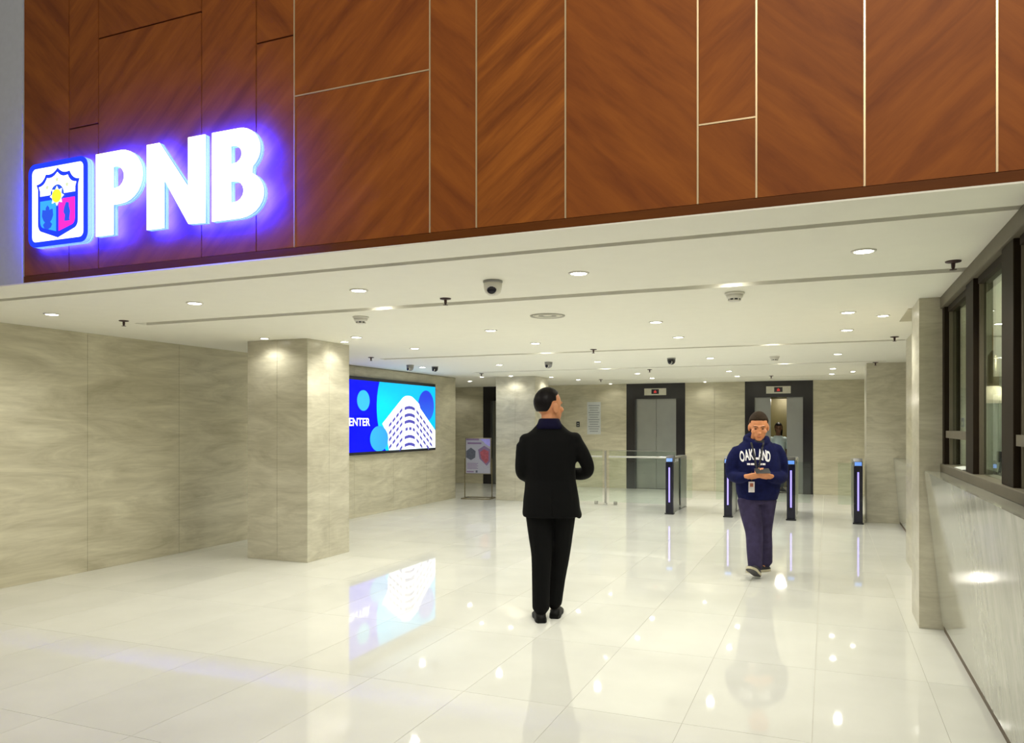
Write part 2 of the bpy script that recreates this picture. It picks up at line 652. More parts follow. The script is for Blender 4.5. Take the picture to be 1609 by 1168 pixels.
# wood wall above the opening
wf = struct(ob('wall_front', B().box(-4.90, 3.2, YF + .025, YF + .16, ZC + .062, 5.6), 'dark_groove'),
            'tall brown wood panelled wall with diagonal grain above the lobby opening')
SX = [-4.892, -4.471, -4.211, -3.376, -2.976, -2.713, -1.869, -1.608, -1.144, -.529, -.281, .142, .607, 1.05, 1.6, 3.2]
SPL = {1: 3.377, 2: 3.905, 4: 3.641, 5: 3.302, 9: 2.82}
GR = ['wood_up', 'wood_down', 'wood_up', 'wood_down', 'wood_up', 'wood_down', 'wood_up', 'wood_down_strong', 'wood_up',
      'wood_down', 'wood_up', 'wood_down', 'wood_up', 'wood_down', 'wood_up']
g_ = 0.0045
ZR = ZC + .05
ob('bottom_rail', B().box(-4.892, 3.2, YF, YF + .025, ZC + .007, ZR), 'wood_level', wf)
for k in range(len(SX) - 1):
    zs = [ZR + .002] + ([SPL[k]] if k in SPL else []) + [5.6]
    for q in range(len(zs) - 1):
        mt = GR[k] if q == len(zs) - 2 else {'wood_up': 'wood_down', 'wood_down': 'wood_up'}.get(GR[k], GR[k])
        if k == 5:
            mt = 'wood_down'
        ob('wood_panel', B().box(SX[k] + g_, SX[k + 1] - g_, YF, YF + .025, zs[q] + (g_ if q else 0), zs[q + 1] - g_),
           mt, wf)
    if k in SPL:
        m_ = 'brass_strip' if k >= 5 else 'dark_groove'
        ob('inlay_strip', B().box(SX[k] + g_, SX[k + 1] - g_, YF - .002 if k >= 5 else YF + .012, YF + .025,
                                  SPL[k] - g_ * .8, SPL[k] + g_ * .8), m_, wf)
    if k:
        m_ = 'brass_strip' if k >= 5 else 'dark_groove'
        ob('inlay_strip', B().box(SX[k] - g_ * .85, SX[k] + g_ * .85, YF - .002 if k >= 5 else YF + .012, YF + .025,
                                  ZR + .002, 5.6), m_, wf)
struct(ob('wall_front_side', B().box(-11, -4.905, YF - .0, YF + .025, ZC + .007, 5.6), 'grey_wall'),
       'pale grey wall edge left of the wood panelling')


def slab_wall(parent, axis, face, thick, spans, levels, m, name='stone_slab'):
    """slabs with open joints; axis 'x' = face at x=face"""
    for a0, a1 in spans:
        for z0, z1 in levels:
            b = B()
            lo, hi = min(face, face - thick), max(face, face - thick)
            if axis == 'x':
                b.box(lo, hi, a0 + .0015, a1 - .0015, z0 + .001, z1 - .001)
            else:
                b.box(a0 + .0015, a1 - .0015, lo, hi, z0 + .001, z1 - .001)
            ob(name, b, m, parent)


wl = struct(ob('wall_left', B().box(XL - .2, XL - .02, 2.0, 13.87, 0, ZC), 'grout'),
            'sandstone clad wall with wavy veins along the left side')
ys = [2.0 + i * (13.87 - 2.0) / 10 for i in range(11)]
slab_wall(wl, 'x', XL, .02, list(zip(ys, ys[1:])), [(0, ZC)], 'sandstone')
slab_wall(wl, 'y', 13.89, .02, [(-11, -9.4), (-9.4, -8.1), (-8.1, XL)], [(0, ZC)], 'sandstone')
struct(ob('wall_corridor', B().box(-11, XL - .2, 13.6, 13.87, 0, ZC), 'grout'), 'blank wall of the side corridor')
struct(ob('wall_end', B().box(-11.2, -11, 13.6, 19.2, 0, ZC + .1), 'sandstone'), 'end wall of the side corridor')

# lift wall
E1, E2, E3 = (-4.298, -2.955), (-1.661, -.274), (-7.942, -6.55)
wb = struct(empty('wall_back'), 'sandstone lift lobby wall with dark lift surrounds')
lev3 = [(0, .8), (.8, 1.6), (1.6, ZC)]
for a0, a1, n in ((-11, E3[0], 3), (E3[1], E1[0], 3), (E1[1], E2[0], 2), (E2[1], 3.0, 3)):
    st = [a0 + (a1 - a0) * i / n for i in range(n + 1)]
    slab_wall(wb, 'y', YE, -.02, list(zip(st, st[1:])), lev3, 'sandstone')
    ob('wall_core', B().box(a0, a1, YE + .022, YE + .25, 0, ZC), 'grout', wb)


def lift(n, X, open_x, label):
    """dark stone surround, two steel leaves, floor indicator"""
    d = struct(empty('door_%d' % n, ((X[0] + X[1]) / 2, YE, 0)), label)
    hw = (X[1] - X[0]) / 2
    dw = hw - .20
    dh = 2.07
    for s in (-1, 1):
        ob('jamb', B().box(min(s * hw, s * dw), max(s * hw, s * dw), -.012, .2, 0, dh), 'granite_black', d)
    ob('lintel', B().box(-hw, hw, -.012, .2, dh, ZC), 'granite_black', d)
    w_ = open_x
    for s in (-1, 1):
        x0, x1 = (w_, dw + w_) if s > 0 else (-dw - w_, -w_)
        x0, x1 = max(x0, -dw), min(x1, dw)
        lf = ob('door_leaf', B().box(x0 + .002, x1 - .002, .10, .13, .01, dh, .002), 'steel_door', d)
    ob('sill', B().box(-dw, dw, .02, .25, -.004, .004), 'steel', d)
    p = ob('indicator_panel', B().box(-.25, .25, -.026, -.012, 2.15, 2.305, .003), 'cream_plate', d)
    ob('display', B().box(-.085, .085, -.029, -.026, 2.178, 2.285), 'black_gloss', p)
    ob('red_arrow', link_shape([(-.03, 2.20), (.03, 2.20), (.03, 2.235), (.0, 2.265), (-.03, 2.235)], .002, -.029), 'red_led', p)
    if open_x > .01:
        z1 = dh + .1
        ob('car_wall', B().box(-1.0, 1.0, 1.75, 1.8, 0, z1), 'car_wall', d)
        ob('car_wall', B().box(-1.05, -1.0, .27, 1.8, 0, z1), 'car_wall', d)
        ob('car_wall', B().box(1.0, 1.05, .27, 1.8, 0, z1), 'car_wall', d)
        ob('car_wall', B().box(-1.0, 1.0, .255, .27, z1 - .13, z1), 'car_wall', d)
        ob('car_ceiling', B().box(-1.05, 1.05, .27, 1.8, z1, z1 + .04), 'ceiling_paint', d)
        ob('car_lamp', B().lathe([(.12, 0), (.12, .015)], (0, 1.0, z1 - .016)), 'lens_glow', d)
        l = bpy.data.lights.new('car_fill_light', 'POINT')  # point light added to brighten the dim lift car
        l.energy = 14
        l.color = (1, .93, .8)
        l.shadow_soft_size = .1
        lo = bpy.data.objects.new('car_fill_light', l)
        COL.objects.link(lo)
        lo.parent = d
        lo.location = (0, .75, z1 - .12)
        ob('car_floor', B().box(-1.05, 1.05, .25, 1.8, -.005, .003), 'office_floor', d)
    return d


class link_shape:
    """outline in XZ turned into a thin plate at y"""
    def __init__(s, loop, depth, y):
        s.l, s.d, s.y = loop, depth, y

    def mesh(s, name, smooth=False):
        me = shape2d([s.l], s.d)
        me.transform(Matrix.Translation((0, s.y, 0)))
        return me


lift(1, E1, 0.0, 'closed steel lift doors in a dark surround nearer the glass barrier')
lift(2, E2, 0.162, 'half open lift doors behind the person in the printed hoodie')
lift(3, E3, 0.0, 'dark lift surround glimpsed beside the poster stand')
struct(ob('wall_shaft', B().box(-11, 3.2, 19.26, 19.4, 0, ZC + .1), 'grout'), 'rear wall of the lift shafts')
for X in (E1, E3):
    ob('shaft_back', B().box(X[0], X[1], YE + .3, YE + .34, 0, ZC), 'dark_groove', wb)


# columns clad in sandstone, two slabs to each face
def column(x0, x1, y0, y1, label, m='sandstone_column', split=True):
    c = struct(ob('column', B().box(x0 + .02, x1 - .02, y0 + .02, y1 - .02, 0, ZC), 'grout'), label)
    xm, ym = (x0 + x1) / 2, (y0 + y1) / 2
    xs = [(x0, xm), (xm, x1)] if split else [(x0, x1)]
    yy = [(y0 + .02, ym), (ym, y1 - .02)] if split else [(y0 + .02, y1 - .02)]
    for a, b in xs:
        ob('stone_slab', B().box(a + .0015 * (a != x0), b - .0015 * (b != x1), y0, y0 + .02, 0.001, ZC - .001), m, c)
        ob('stone_slab', B().box(a + .0015 * (a != x0), b - .0015 * (b != x1), y1 - .02, y1, 0.001, ZC - .001), m, c)
    for a, b in yy:
        ob('stone_slab', B().box(x0, x0 + .02, a + .001, b - .001, 0.001, ZC - .001), m, c)
        ob('stone_slab', B().box(x1 - .02, x1, a + .001, b - .001, 0.001, ZC - .001), m, c)
    return c


column(-5.985, -5.175, 6.80, 7.58, 'large square sandstone column in front of the video screen')
column(-6.02, -5.20, 13.83, 14.60, 'square sandstone column beside the poster stand')
column(.625, .80, 6.34, 6.85, 'narrow sandstone pillar where the dark window frames end', split=False)
column(.555, 1.5, 12.82, 13.5, 'sandstone pillar just right of the last turnstile', split=False)

# right side: return wall behind the near pillar and behind the far one
wr = struct(ob('wall_right', B().box(.80, .90, 6.851, 9.40, 0, ZC), 'sandstone'), 'short sandstone wall behind the near pillar')
struct(ob('wall_right_back', B().box(1.5, 1.7, 9.4, YE + .02, 0, ZC), 'sandstone'), 'far right wall of the lobby')
struct(ob('wall_right_far_stub', B().box(1.1, 1.5, 13.5, YE, 0, ZC), 'sandstone'), 'right wall of the lift lobby')
struct(ob('recess_shade_1', B().box(.60, .80, 6.86, 7.68, ZC - .006, ZC - .001), 'sandstone'), 'tan plate for a shaded ceiling recess beside the near pillar')  # flat tan plate, its colour standing in for a shaded ceiling recess

# window wall on the right over the counter
wi = struct(empty('window_1', (XW, 0, 0)), 'dark bronze framed office window above the marble counter')
ZS, ZT = 1.19, 2.335
ob('sill', B().box(-.015, .17, .5, 6.335, ZS - .035, ZS + .02, .004), 'frame_bronze_light', wi)
ob('top_rail', B().box(-.015, .17, .5, 6.335, ZT + .0, ZC - .001, .004), 'frame_bronze_light', wi)
ob('jamb', B().box(0, .10, 6.24, 6.335, ZS + .02, ZT), 'frame_bronze', wi)
MUL = [5.325, 4.30, 3.27, 2.24, 1.21]
prev = 6.24
for k, y in enumerate(MUL):
    ob('mullion', B().box(0, .045, y - .25, y, ZS + .02, ZT, .004), 'frame_bronze', wi)
    ob('mullion_back', B().box(.047, .075, y - .19, y - .02, ZS + .02, ZT), 'frame_bronze', wi)
    ob('pane', B().box(.050, .056, y - .02, prev - .002 if k == 0 else prev + .06, ZS + .02, ZT), 'glass_window', wi)
    ob('glazing_bead', B().box(.030, .049, prev - .03, prev, ZS + .02, ZT), 'frame_bronze_light', wi)
    ob('head_bead', B().box(.02, .049, y + .002, prev - .03, ZT - .04, ZT), 'frame_bronze', wi)
    if k in (0, 2, 4):
        ob('transom', B().box(.005, .048, y + .002, prev - .03, 1.40, 1.45), 'frame_bronze_light', wi)
    prev = y - .25

# room behind the window
struct(ob('wall_office', B().box(3.2, 3.3, -4, 9.4, 0, ZC), 'office_paint'), 'pale office wall seen through the window')
we = struct(ob('wall_office_end', B().box(.905, 3.2, 9.30, 9.39, 1.88, ZC), 'office_paint'), 'end wall of the office, cream above grey')
ob('wall_dado', B().box(.905, 3.2, 9.28, 9.39, 0, 1.875), 'office_dado', we)
struct(ob('wall_office_near', B().box(.95, 3.2, .3, .4, 0, ZC), 'office_paint'), 'near wall of the office')
struct(ob('wall_window_base', B().box(.96, 1.0, .5, 6.335, 0, ZS - .04), 'office_paint'), 'wall under the office window')


# counters with slanted polished marble fronts
def counter(y0, y1, xb, xt, zt, depth, label, nsl):
    c = empty('reception_counter', (xb, (y0 + y1) / 2, 0))
    yc = (y0 + y1) / 2
    kz = .055
    ob('kick_plate', B().box(.012, depth - .02, y0 - yc + .005, y1 - yc - .005, 0, kz), 'kick_brown', c)
    st = [y0 - yc + (y1 - y0) * i / nsl for i in range(nsl + 1)]
    for a, b in zip(st, st[1:]):
        q = B()
        dx = xt - xb
        a += .001
        b -= .001
        q.rings([[(0, a, kz), (.03, a, kz), (dx + .03, a, zt), (dx, a, zt)], [(0, b, kz), (.03, b, kz), (dx + .03, b, zt), (dx, b, zt)]])
        ob('marble_slab', q, 'marble', c)
    q = B()
    a, b = y0 - yc + .001, y1 - yc - .001
    q.rings([[(.031, a, kz), (depth, a, kz), (depth, a, zt - .03), (dx + .031, a, zt - .03)],
             [(.031, b, kz), (depth, b, kz), (depth, b, zt - .03), (dx + .031, b, zt - .03)]])
    ob('body', q, 'grout', c)
    ob('counter_top', B().box(dx + .031, depth, a, b, zt - .03, zt), 'marble', c)
    tag(c, label, 'counter')
    return c


counter(.6, 6.31, .770, .655, 1.155, .17, 'long slanted polished marble counter under the dark office windows', 4)
counter(9.45, 12.80, .995, .92, .985, .25, 'low slanted marble counter glimpsed beside the last turnstile', 3)

# ------------------------------------------------------------------ ceiling fittings


def downlight(x, y, label, watts=LAMP_W, r=.05, z=ZC, angle=150, group='recessed ceiling downlights', blend=.55):
    d = empty('downlight', (x, y, z))
    ob('trim_ring', B().rings([[(rr * math.cos(2 * PI * i / 20), rr * math.sin(2 * PI * i / 20), zz) for i in range(20)]
                               for rr, zz in ((r, -.001), (r * 1.28, -.001), (r * 1.25, -.006), (r * 1.0, -.008), (r, -.001))], False),
       'white_plastic', d, smooth=True)
    ob('lens', B().lathe([(r * .98, -.001), (r * .95, -.006), (r * .5, -.010)], n=18), 'lens_glow', d, smooth=True)
    l = bpy.data.lights.new('lamp', 'SPOT')
    l.energy = watts
    l.color = LAMP_COL
    l.spot_size = math.radians(angle)
    l.spot_blend = blend
    l.shadow_soft_size = .045
    lo = bpy.data.objects.new('lamp', l)
    COL.objects.link(lo)
    lo.parent = d
    lo.location = (0, 0, -.03)
    tag(d, label, 'downlight', group)
    return d


ROWS = [(4.48, 'front row just behind the wood wall', [-6.01, -4.45, -2.98, -1.40, .18]),
        (6.90, 'second row level with the large column', [-4.62, -3.06, -1.43, .16]),
        (8.20, 'third row just past the large column', [-4.65, -3.08, -1.46, .18]),
        (10.97, 'fourth row over the middle of the lobby', [-6.08, -4.72, -3.14, -1.51, .13]),
        (13.82, 'fifth row above the turnstiles', [-3.20, -1.58, .09]),
        (15.32, 'sixth row in front of the lifts', [-4.80, -3.25, -1.60, .08])]
ORD = ['leftmost', 'second from left', 'third from left', 'fourth from left', 'fifth from left']
for y, rn, xs in ROWS:
    for i, x in enumerate(xs):
        p_ = 'rightmost' if i == len(xs) - 1 else ORD[i]
        downlight(x, y, 'round downlight in the %s, %s' % (rn, p_), LAMP_W * (1.45 if y > 10 else 1.0))
COLW = 6
downlight(-5.60, 6.62, 'downlight washing the front face of the large column', COLW, .042)
downlight(-4.99, 7.22, 'downlight washing the right face of the large column', COLW, .042)
downlight(-5.62, 13.62, 'downlight washing the front face of the far column', COLW, .042)
downlight(-5.02, 14.25, 'downlight washing the right face of the far column', COLW, .042)
downlight(-6.26, 13.68, 'downlight left of the far column above the poster stand', COLW, .042)
downlight(-7.13, 14.96, 'downlight inside the side corridor by the video screen wall', LAMP_W, .05)
downlight(-8.6, 16.9, 'downlight deep in the side corridor', COLW, .042)
downlight(.44, 7.22, 'downlight washing the narrow pillar by the windows', COLW, .042)
downlight(.42, 14.75, 'downlight behind the pillar past the last turnstile', COLW, .042)
downlight(-2.48, 17.15, 'small downlight on the lift wall between the two lifts', COLW * .6, .04)
downlight(-4.6, 17.15, 'small downlight on the lift wall above the notice', COLW * .6, .04)
for x, y, l in ((-3.31, 5.26, 'slot lamp in the second ceiling slot, left one'), (-.59, 5.26, 'slot lamp in the second ceiling slot above the smoke detector'),
                (-3.42, 9.42, 'slot lamp in the third ceiling slot, left one'), (-.60, 9.42, 'slot lamp in the third ceiling slot, right one'),
                (-3.45, 12.50, 'slot lamp in the fourth ceiling slot, left one'), (-.61, 12.50, 'slot lamp in the fourth ceiling slot, right one')):
    downlight(x, y, l, 10, .052, ZC + .035, 120, 'lamps in the ceiling slots')

def copy_tree(o, loc):
    c = o.copy()
    COL.objects.link(c)
    c.location = loc
    for ch in o.children:
        d = ch.copy()
        COL.objects.link(d)
        d.parent = c
    return c


def make_sprinkler():
    d = empty('sprinkler', (0, 0, ZC))
    ob('escutcheon', B().lathe([(.012, -.001), (.042, -.001), (.040, -.007), (.015, -.012)], n=18), 'dark_red_metal', d, smooth=True)
    ob('stem', B().lathe([(.011, -.012), (.010, -.035), (.006, -.045)], n=10), 'dark_red_metal', d)
    ob('deflector', B().lathe([(.006, -.045), (.019, -.047), (.019, -.050), (.004, -.052)], n=12), 'dark_red_metal', d)
    return d


s0 = make_sprinkler()
SPR = [(-5.80, 5.01, 'sprinkler head over the left wall near the wood wall'), (-2.59, 5.02, 'sprinkler head left of the big dome camera'),
       (.66, 4.96, 'sprinkler head close to the dark office windows'), (.66, 9.03, 'sprinkler head beyond the narrow pillar'),
       (-2.67, 9.15, 'sprinkler head by the third ceiling slot, above the suited person'), (-2.78, 12.90, 'sprinkler head above the glass barrier'),
       (-4.35, 15.45, 'sprinkler head near the lifts, left of the suited head'), (-5.84, 12.75, 'sprinkler head in front of the far column'),
       (.67, 12.68, 'sprinkler head above the last turnstile'), (-.99, 15.50, 'sprinkler head before the open lift'),
       (-5.84, 9.08, 'sprinkler head beside the video screen')]
for i, (x, y, l) in enumerate(SPR):
    o = s0 if i == 0 else copy_tree(s0, (x, y, ZC))
    o.location = (x, y, ZC)
    tag(o, l, 'sprinkler', 'ceiling sprinklers')


def dome(x, y, s, label, shell, facing=-.3, name='dome_camera'):
    d = empty(name, (x, y, ZC), facing)
    ob('mount', B().lathe([(.062 * s, -.001), (.064 * s, -.010 * s), (.060 * s, -.016 * s)], n=24), 'grey_plastic', d, smooth=True)
    ob('housing', B().lathe([(.060 * s, -.016 * s), (.058 * s, -.05 * s), (.050 * s, -.075 * s), (.03 * s, -.092 * s), (.01 * s, -.097 * s)], n=24), shell, d, smooth=True)
    e = ob('lens_ball', B().ball((0, -.030 * s, -.062 * s), (.034 * s, .032 * s, .034 * s)), 'black_gloss', d, smooth=True)
    ob('lens_ring', B().rings([[(rr * s * math.cos(2 * PI * i / 20), yy * s, -.062 * s + rr * s * math.sin(2 * PI * i / 20)) for i in range(20)]
                               for rr, yy in ((.031, -.050), (.036, -.048), (.036, -.040), (.031, -.040), (.031, -.050))], False), 'white_plastic', d)
    tag(d, label, 'camera')
    return d


dome(-1.99, 4.52, 1.0, 'large white dome security camera near the wood wall', 'white_plastic', .25)
dome(-2.02, 10.80, .95, 'black dome camera in the middle of the far ceiling', 'black_plastic')
dome(-3.84, 10.78, .95, 'grey dome camera above the suited person', 'grey_plastic')
dome(-6.05, 10.52, .95, 'grey dome camera over the video screen, left of the pair', 'grey_plastic')
dome(-5.84, 10.95, .85, 'black dome camera over the video screen, right of the pair', 'black_plastic')


def smoke(x, y, label):
    d = empty('smoke_detector', (x, y, ZC))
    ob('base', B().lathe([(.068, -.001), (.070, -.010), (.064, -.016)], n=24), 'white_plastic', d, smooth=True)
    ob('body', B().lathe([(.060, -.016), (.054, -.036), (.044, -.044)], n=24), 'white_plastic', d, smooth=True)
    ob('vent_ring', B().lathe([(.040, -.044), (.040, -.054)], n=24), 'black_plastic', d)
    for k in range(8):
        a = 2 * PI * k / 8
        ob('rib', B().box(-.004, .004, .036, .044, -.056, -.044), 'white_plastic', d, rot=(0, 0, a))
    ob('cap', B().lathe([(.042, -.054), (.040, -.060), (.02, -.063)], n=24), 'white_plastic', d, smooth=True)
    tag(d, label, 'smoke detector', 'ceiling smoke detectors')


smoke(-3.71, 5.61, 'round smoke detector above the large column')
smoke(-.60, 5.57, 'round smoke detector on the right by the slot lamp')
smoke(-.66, 11.04, 'faint smoke detector far over the turnstiles')
v = empty('ceiling_speaker', (-2.20, 6.15, ZC))
for k, (r0, r1, z0, z1) in enumerate(((.150, .125, -.002, -.008), (.118, .085, -.004, -.006), (.078, .04, -.003, -.005))):
    ob('grille_ring', B().rings([[(rr * math.cos(2 * PI * i / 32), rr * math.sin(2 * PI * i / 32), zz) for i in range(32)]
                                 for rr, zz in ((r1, -.001), (r0, -.001), (r0 - .004, z1), (r1, z0), (r1, -.001))], False), 'slot_paint' if k != 1 else 'cream_plate', v)
tag(v, 'flat round grille set flush in the ceiling', 'grille')

# ------------------------------------------------------------------ sign on the wood wall
SD, SG = .022, .052       # letter depth, stand-off from the wall


def sign_piece(name, loops, x0, z0, label, inset=.006):
    """back-lit letter: halo back, glowing edge, white face; loops in world X, Z"""
    L = empty(name, (x0, YF - SG, z0))
    lp = [[(x - x0, z - z0) for x, z in l] for l in loops]
    me = shape2d(lp, SD - .006)
    me.transform(Matrix.Translation((0, -.004, 0)))
    link('edge', me, 'sign_white_edge', L)
    me = shape2d(lp, .004)
    me.transform(Matrix.Translation((0, -SD + .002, 0)))
    link('face', me, 'sign_white', L)
    me = shape2d(lp, .0004)
    me.transform(Matrix.Translation((0, -.0035, 0)))
    link('halo_light', me, 'sign_halo', L)
    me = ribbon2d(lp, .016)  # unseen rim added to keep halo light off the floor
    me.transform(Matrix.Translation((0, .0125, 0)))
    link('halo_baffle', me, 'sign_white_edge', L)
    tag(L, label, 'sign letter' if name == 'sign_letter' else 'emblem', 'illuminated sign letters' if name == 'sign_letter' else None)
    return L


zb, zt = 2.645, 3.148
xl = -4.140
P = [(xl, zb), (xl + .145, zb), (xl + .145, 2.825)] + [(xl + .19, 2.825)] + arc(xl + .205, 2.987, .178, .161, -88, 88, 14) + [(xl, zt)]
Ph = [(xl + .145, 2.925)] + arc(xl + .165, 2.990, .07, .065, -90, 90, 10) + [(xl + .145, 3.055)]
sign_piece('sign_letter', [P, Ph[::-1]], xl + .19, zb, 'glowing white letter P next to the shield emblem')
xl, xr = -3.722, -3.275
Nn = [(xl, zb), (xl + .135, zb), (xl + .135, 2.93), (xr - .125, zb + .005), (xr, zb), (xr, zt), (xr - .128, zt), (xr - .128, 2.865),
      (xl + .10, zt), (xl, zt)]
sign_piece('sign_letter', [Nn], (xl + xr) / 2, zb, 'glowing white letter N in the middle of the sign')
xl = -3.225
Bl = [(xl, zb), (xl + .19, zb)] + arc(xl + .20, 2.775, .165, .130, -85, 60, 12) + arc(xl + .195, 3.022, .145, .126, -50, 88, 12) + [(xl, zt)]
h1 = [(xl + .135, 2.955)] + arc(xl + .155, 3.005, .058, .05, -90, 90, 8) + [(xl + .135, 3.055)]
h2 = [(xl + .135, 2.738)] + arc(xl + .16, 2.797, .066, .059, -90, 90, 8) + [(xl + .135, 2.856)]
sign_piece('sign_letter', [Bl, h1[::-1], h2[::-1]], xl + .18, zb, 'glowing white letter B at the right end of the sign')


def rrect(x0, x1, z0, z1, r):
    return (arc(x1 - r, z1 - r, r, r, 0, 90, 6) + arc(x0 + r, z1 - r, r, r, 90, 180, 6) +
            arc(x0 + r, z0 + r, r, r, 180, 270, 6) + arc(x1 - r, z0 + r, r, r, 270, 360, 6))


x0, x1, z0, z1 = -4.745, -4.218, 2.627, 3.158
em = empty('emblem_sign', ((x0 + x1) / 2, YF - .030, z0))
SD = .042
xc = (x0 + x1) / 2


def plate(name, loops, y, d, m, parent):
    me = shape2d([[(x - xc, z - z0) for x, z in l] for l in loops], d)
    me.transform(Matrix.Translation((0, y, 0)))
    return link(name, me, m, parent)


plate('halo_light', [rrect(x0, x1, z0, z1, .06)], -.0035, .0004, 'sign_halo', em)
me_ = ribbon2d([[(x - xc, z - z0) for x, z in rrect(x0, x1, z0, z1, .06)]], .012)  # added baffle around the emblem's halo, limits its spill downwards
me_.transform(Matrix.Translation((0, .0085, 0)))
link('halo_baffle', me_, 'sign_white_edge', em)
plate('box_edge', [rrect(x0, x1, z0, z1, .06)], -.004, SD - .008, 'sign_white_edge', em)
face = plate('face', [rrect(x0 + .03, x1 - .03, z0 + .03, z1 - .03, .035)], -SD + .004, .003, 'sign_white', em)
plate('blue_border', [rrect(x0, x1, z0, z1, .06), rrect(x0 + .032, x1 - .032, z0 + .032, z1 - .032, .035)[::-1]], -SD + .004, .006, 'sign_blue', em)
# shield: scalloped top with five points, sides drawn in to a point below


def scal(p, q, sag, n=7):
    out = []
    for i in range(n):
        t = i / n
        nx, nz = -(q[1] - p[1]), (q[0] - p[0])
        l = math.hypot(nx, nz)
        s_ = -sag * 4 * t * (1 - t)
        out.append((p[0] + (q[0] - p[0]) * t + nx / l * s_, p[1] + (q[1] - p[1]) * t + nz / l * s_))
    return out


def shield(k):
    cx_ = -4.476
    pt = [(-4.668, 3.022), (-4.582, 3.080), (cx_, 3.112), (-4.370, 3.080), (-4.284, 3.022)]
    o_ = []
    for a, b in zip(pt, pt[1:]):
        o_ += scal(a, b, .016)
    o_ += [pt[-1], (-4.296, 2.99), (-4.298, 2.77)] + arc(-4.340, 2.768, .042, .05, 0, -70, 5) + [(cx_, 2.672)]
    o_ += arc(-4.612, 2.768, .042, .05, -110, -180, 5) + [(-4.654, 2.99)]
    c = (cx_, 2.89)
    return [(c[0] + (x - c[0]) * k, c[1] + (z - c[1]) * k) for x, z in o_]


ysf = -SD - .0005
shd = plate('shield_outline', [shield(1.0)], ysf, .003, 'sign_blue', em)
inner = shield(.87)
top = [p for p in inner if p[1] > 2.945]
wh = top[:-1] + [(top[-2][0], 2.945), (top[-1][0], 2.945), top[-1]]
cx_ = -4.476
y2 = ysf - .003
plate('shield_field_white', [wh], y2, .002, 'sign_white', shd)
lo_l = [(-4.631, 2.912), (cx_ - .012, 2.912), (cx_ - .012, 2.712)] + [p for p in inner if p[1] < 2.80 and p[0] < cx_ - .02]
lo_r = [(cx_ + .012, 2.712), (cx_ + .012, 2.912), (-4.321, 2.912)] + [p for p in inner if p[1] < 2.80 and p[0] > cx_ + .02]
plate('shield_field_blue', [lo_l], y2, .002, 'sign_cyan', shd)
plate('shield_field_red', [lo_r], y2, .002, 'sign_magenta', shd)
y3 = y2 - .002
ray = []
for i in range(32):
    a = 2 * PI * i / 32
    r = .062 if i % 4 == 0 else (.040 if i % 4 == 2 else .047)
    ray.append((cx_ + r * math.cos(a), 2.932 + r * math.sin(a)))
plate('sun_disc', [arc(cx_, 2.945, .060, .060, 0, 350, 24)], y2 - .0005, .002, 'sign_device', shd)
plate('sun_rays', [ray], y3 - .001, .002, 'sign_white', shd)
plate('sun_core', [arc(cx_, 2.932, .042, .042, 0, 345, 20)], y3 - .003, .002, 'sign_yellow', shd)
for sx, sz in ((-4.565, 2.995), (cx_, 3.036), (-4.387, 2.995)):
    st = [(sx + (.020 if i % 2 == 0 else .009) * math.sin(2 * PI * i / 10), sz + (.020 if i % 2 == 0 else .009) * math.cos(2 * PI * i / 10)) for i in range(10)]
    plate('star', [st], y3, .002, 'sign_star', shd)
bird = [(0, .075), (.015, .06), (.015, .045), (.045, .05), (.05, .01), (.035, -.02), (.022, -.03), (.04, -.045), (.03, -.065), (0, -.078),
        (-.03, -.065), (-.04, -.045), (-.022, -.03), (-.035, -.02), (-.05, .01), (-.045, .05), (-.015, .045), (-.015, .06)]
plate('charge', [[(-4.562 + x, 2.806 + z) for x, z in bird]], y3, .002, 'sign_device', shd)
lion = [(-.005, .06), (.018, .055), (.02, .03), (.03, 0), (.022, -.05), (.03, -.058), (-.02, -.058), (-.015, -.02), (-.028, .0), (-.02, .03)]
plate('charge', [[(-4.390 + x, 2.826 + z) for x, z in lion]], y3, .002, 'sign_device', shd)
tag(em, 'glowing square emblem box with a blue outlined shield left of the letters', 'emblem')

# ------------------------------------------------------------------ video screen on the left wall (plane x, picture in y, z)
sc = empty('video_screen', (XL, 11.3, 1.0))
SX0 = XL + .07
ob('screen_frame', B().box(0, .062, 9.50 - 11.3, 12.925 - 11.3, .0, 1.25, .004), 'black_plastic', sc)


def scr(name, loops, layer, m, parent):
    """loops in world (y, z) on the picture plane"""
    me = shape2d([[(y - 11.3, z - 1.0) for y, z in l] for l in loops], .0012)
    # XZ plate facing -Y -> plate facing +X with x_local -> y
    me.transform(Matrix.Rotation(PI / 2, 4, 'Z'))
    me.transform(Matrix.Translation((.0625 + .0012 * layer, 0, 0)))
    return link(name, me, m, parent)


dy0, dy1, dz0, dz1 = 9.55, 12.905, 1.045, 2.195
disp = scr('display', [[(dy0, dz0), (dy1, dz0), (dy1, dz1), (dy0, dz1)]], 0, 'screen_blue', sc)


def clip(pts):
    """clip a convex-ish loop to the display rectangle (Sutherland-Hodgman)"""
    def cut(ps, inside, inter):
        out = []
        for i, p in enumerate(ps):
            q = ps[i - 1]
            if inside(p):
                if not inside(q):
                    out.append(inter(q, p))
                out.append(p)
            elif inside(q):
                out.append(inter(q, p))
        return out

    def iy(v):
        return lambda a, b: (v, a[1] + (b[1] - a[1]) * (v - a[0]) / (b[0] - a[0]))

    def iz(v):
        return lambda a, b: (a[0] + (b[0] - a[0]) * (v - a[1]) / (b[1] - a[1]), v)
    pts = cut(pts, lambda p: p[0] >= dy0, iy(dy0))
    pts = cut(pts, lambda p: p[0] <= dy1, iy(dy1))
    pts = cut(pts, lambda p: p[1] >= dz0, iz(dz0))
    return cut(pts, lambda p: p[1] <= dz1, iz(dz1))


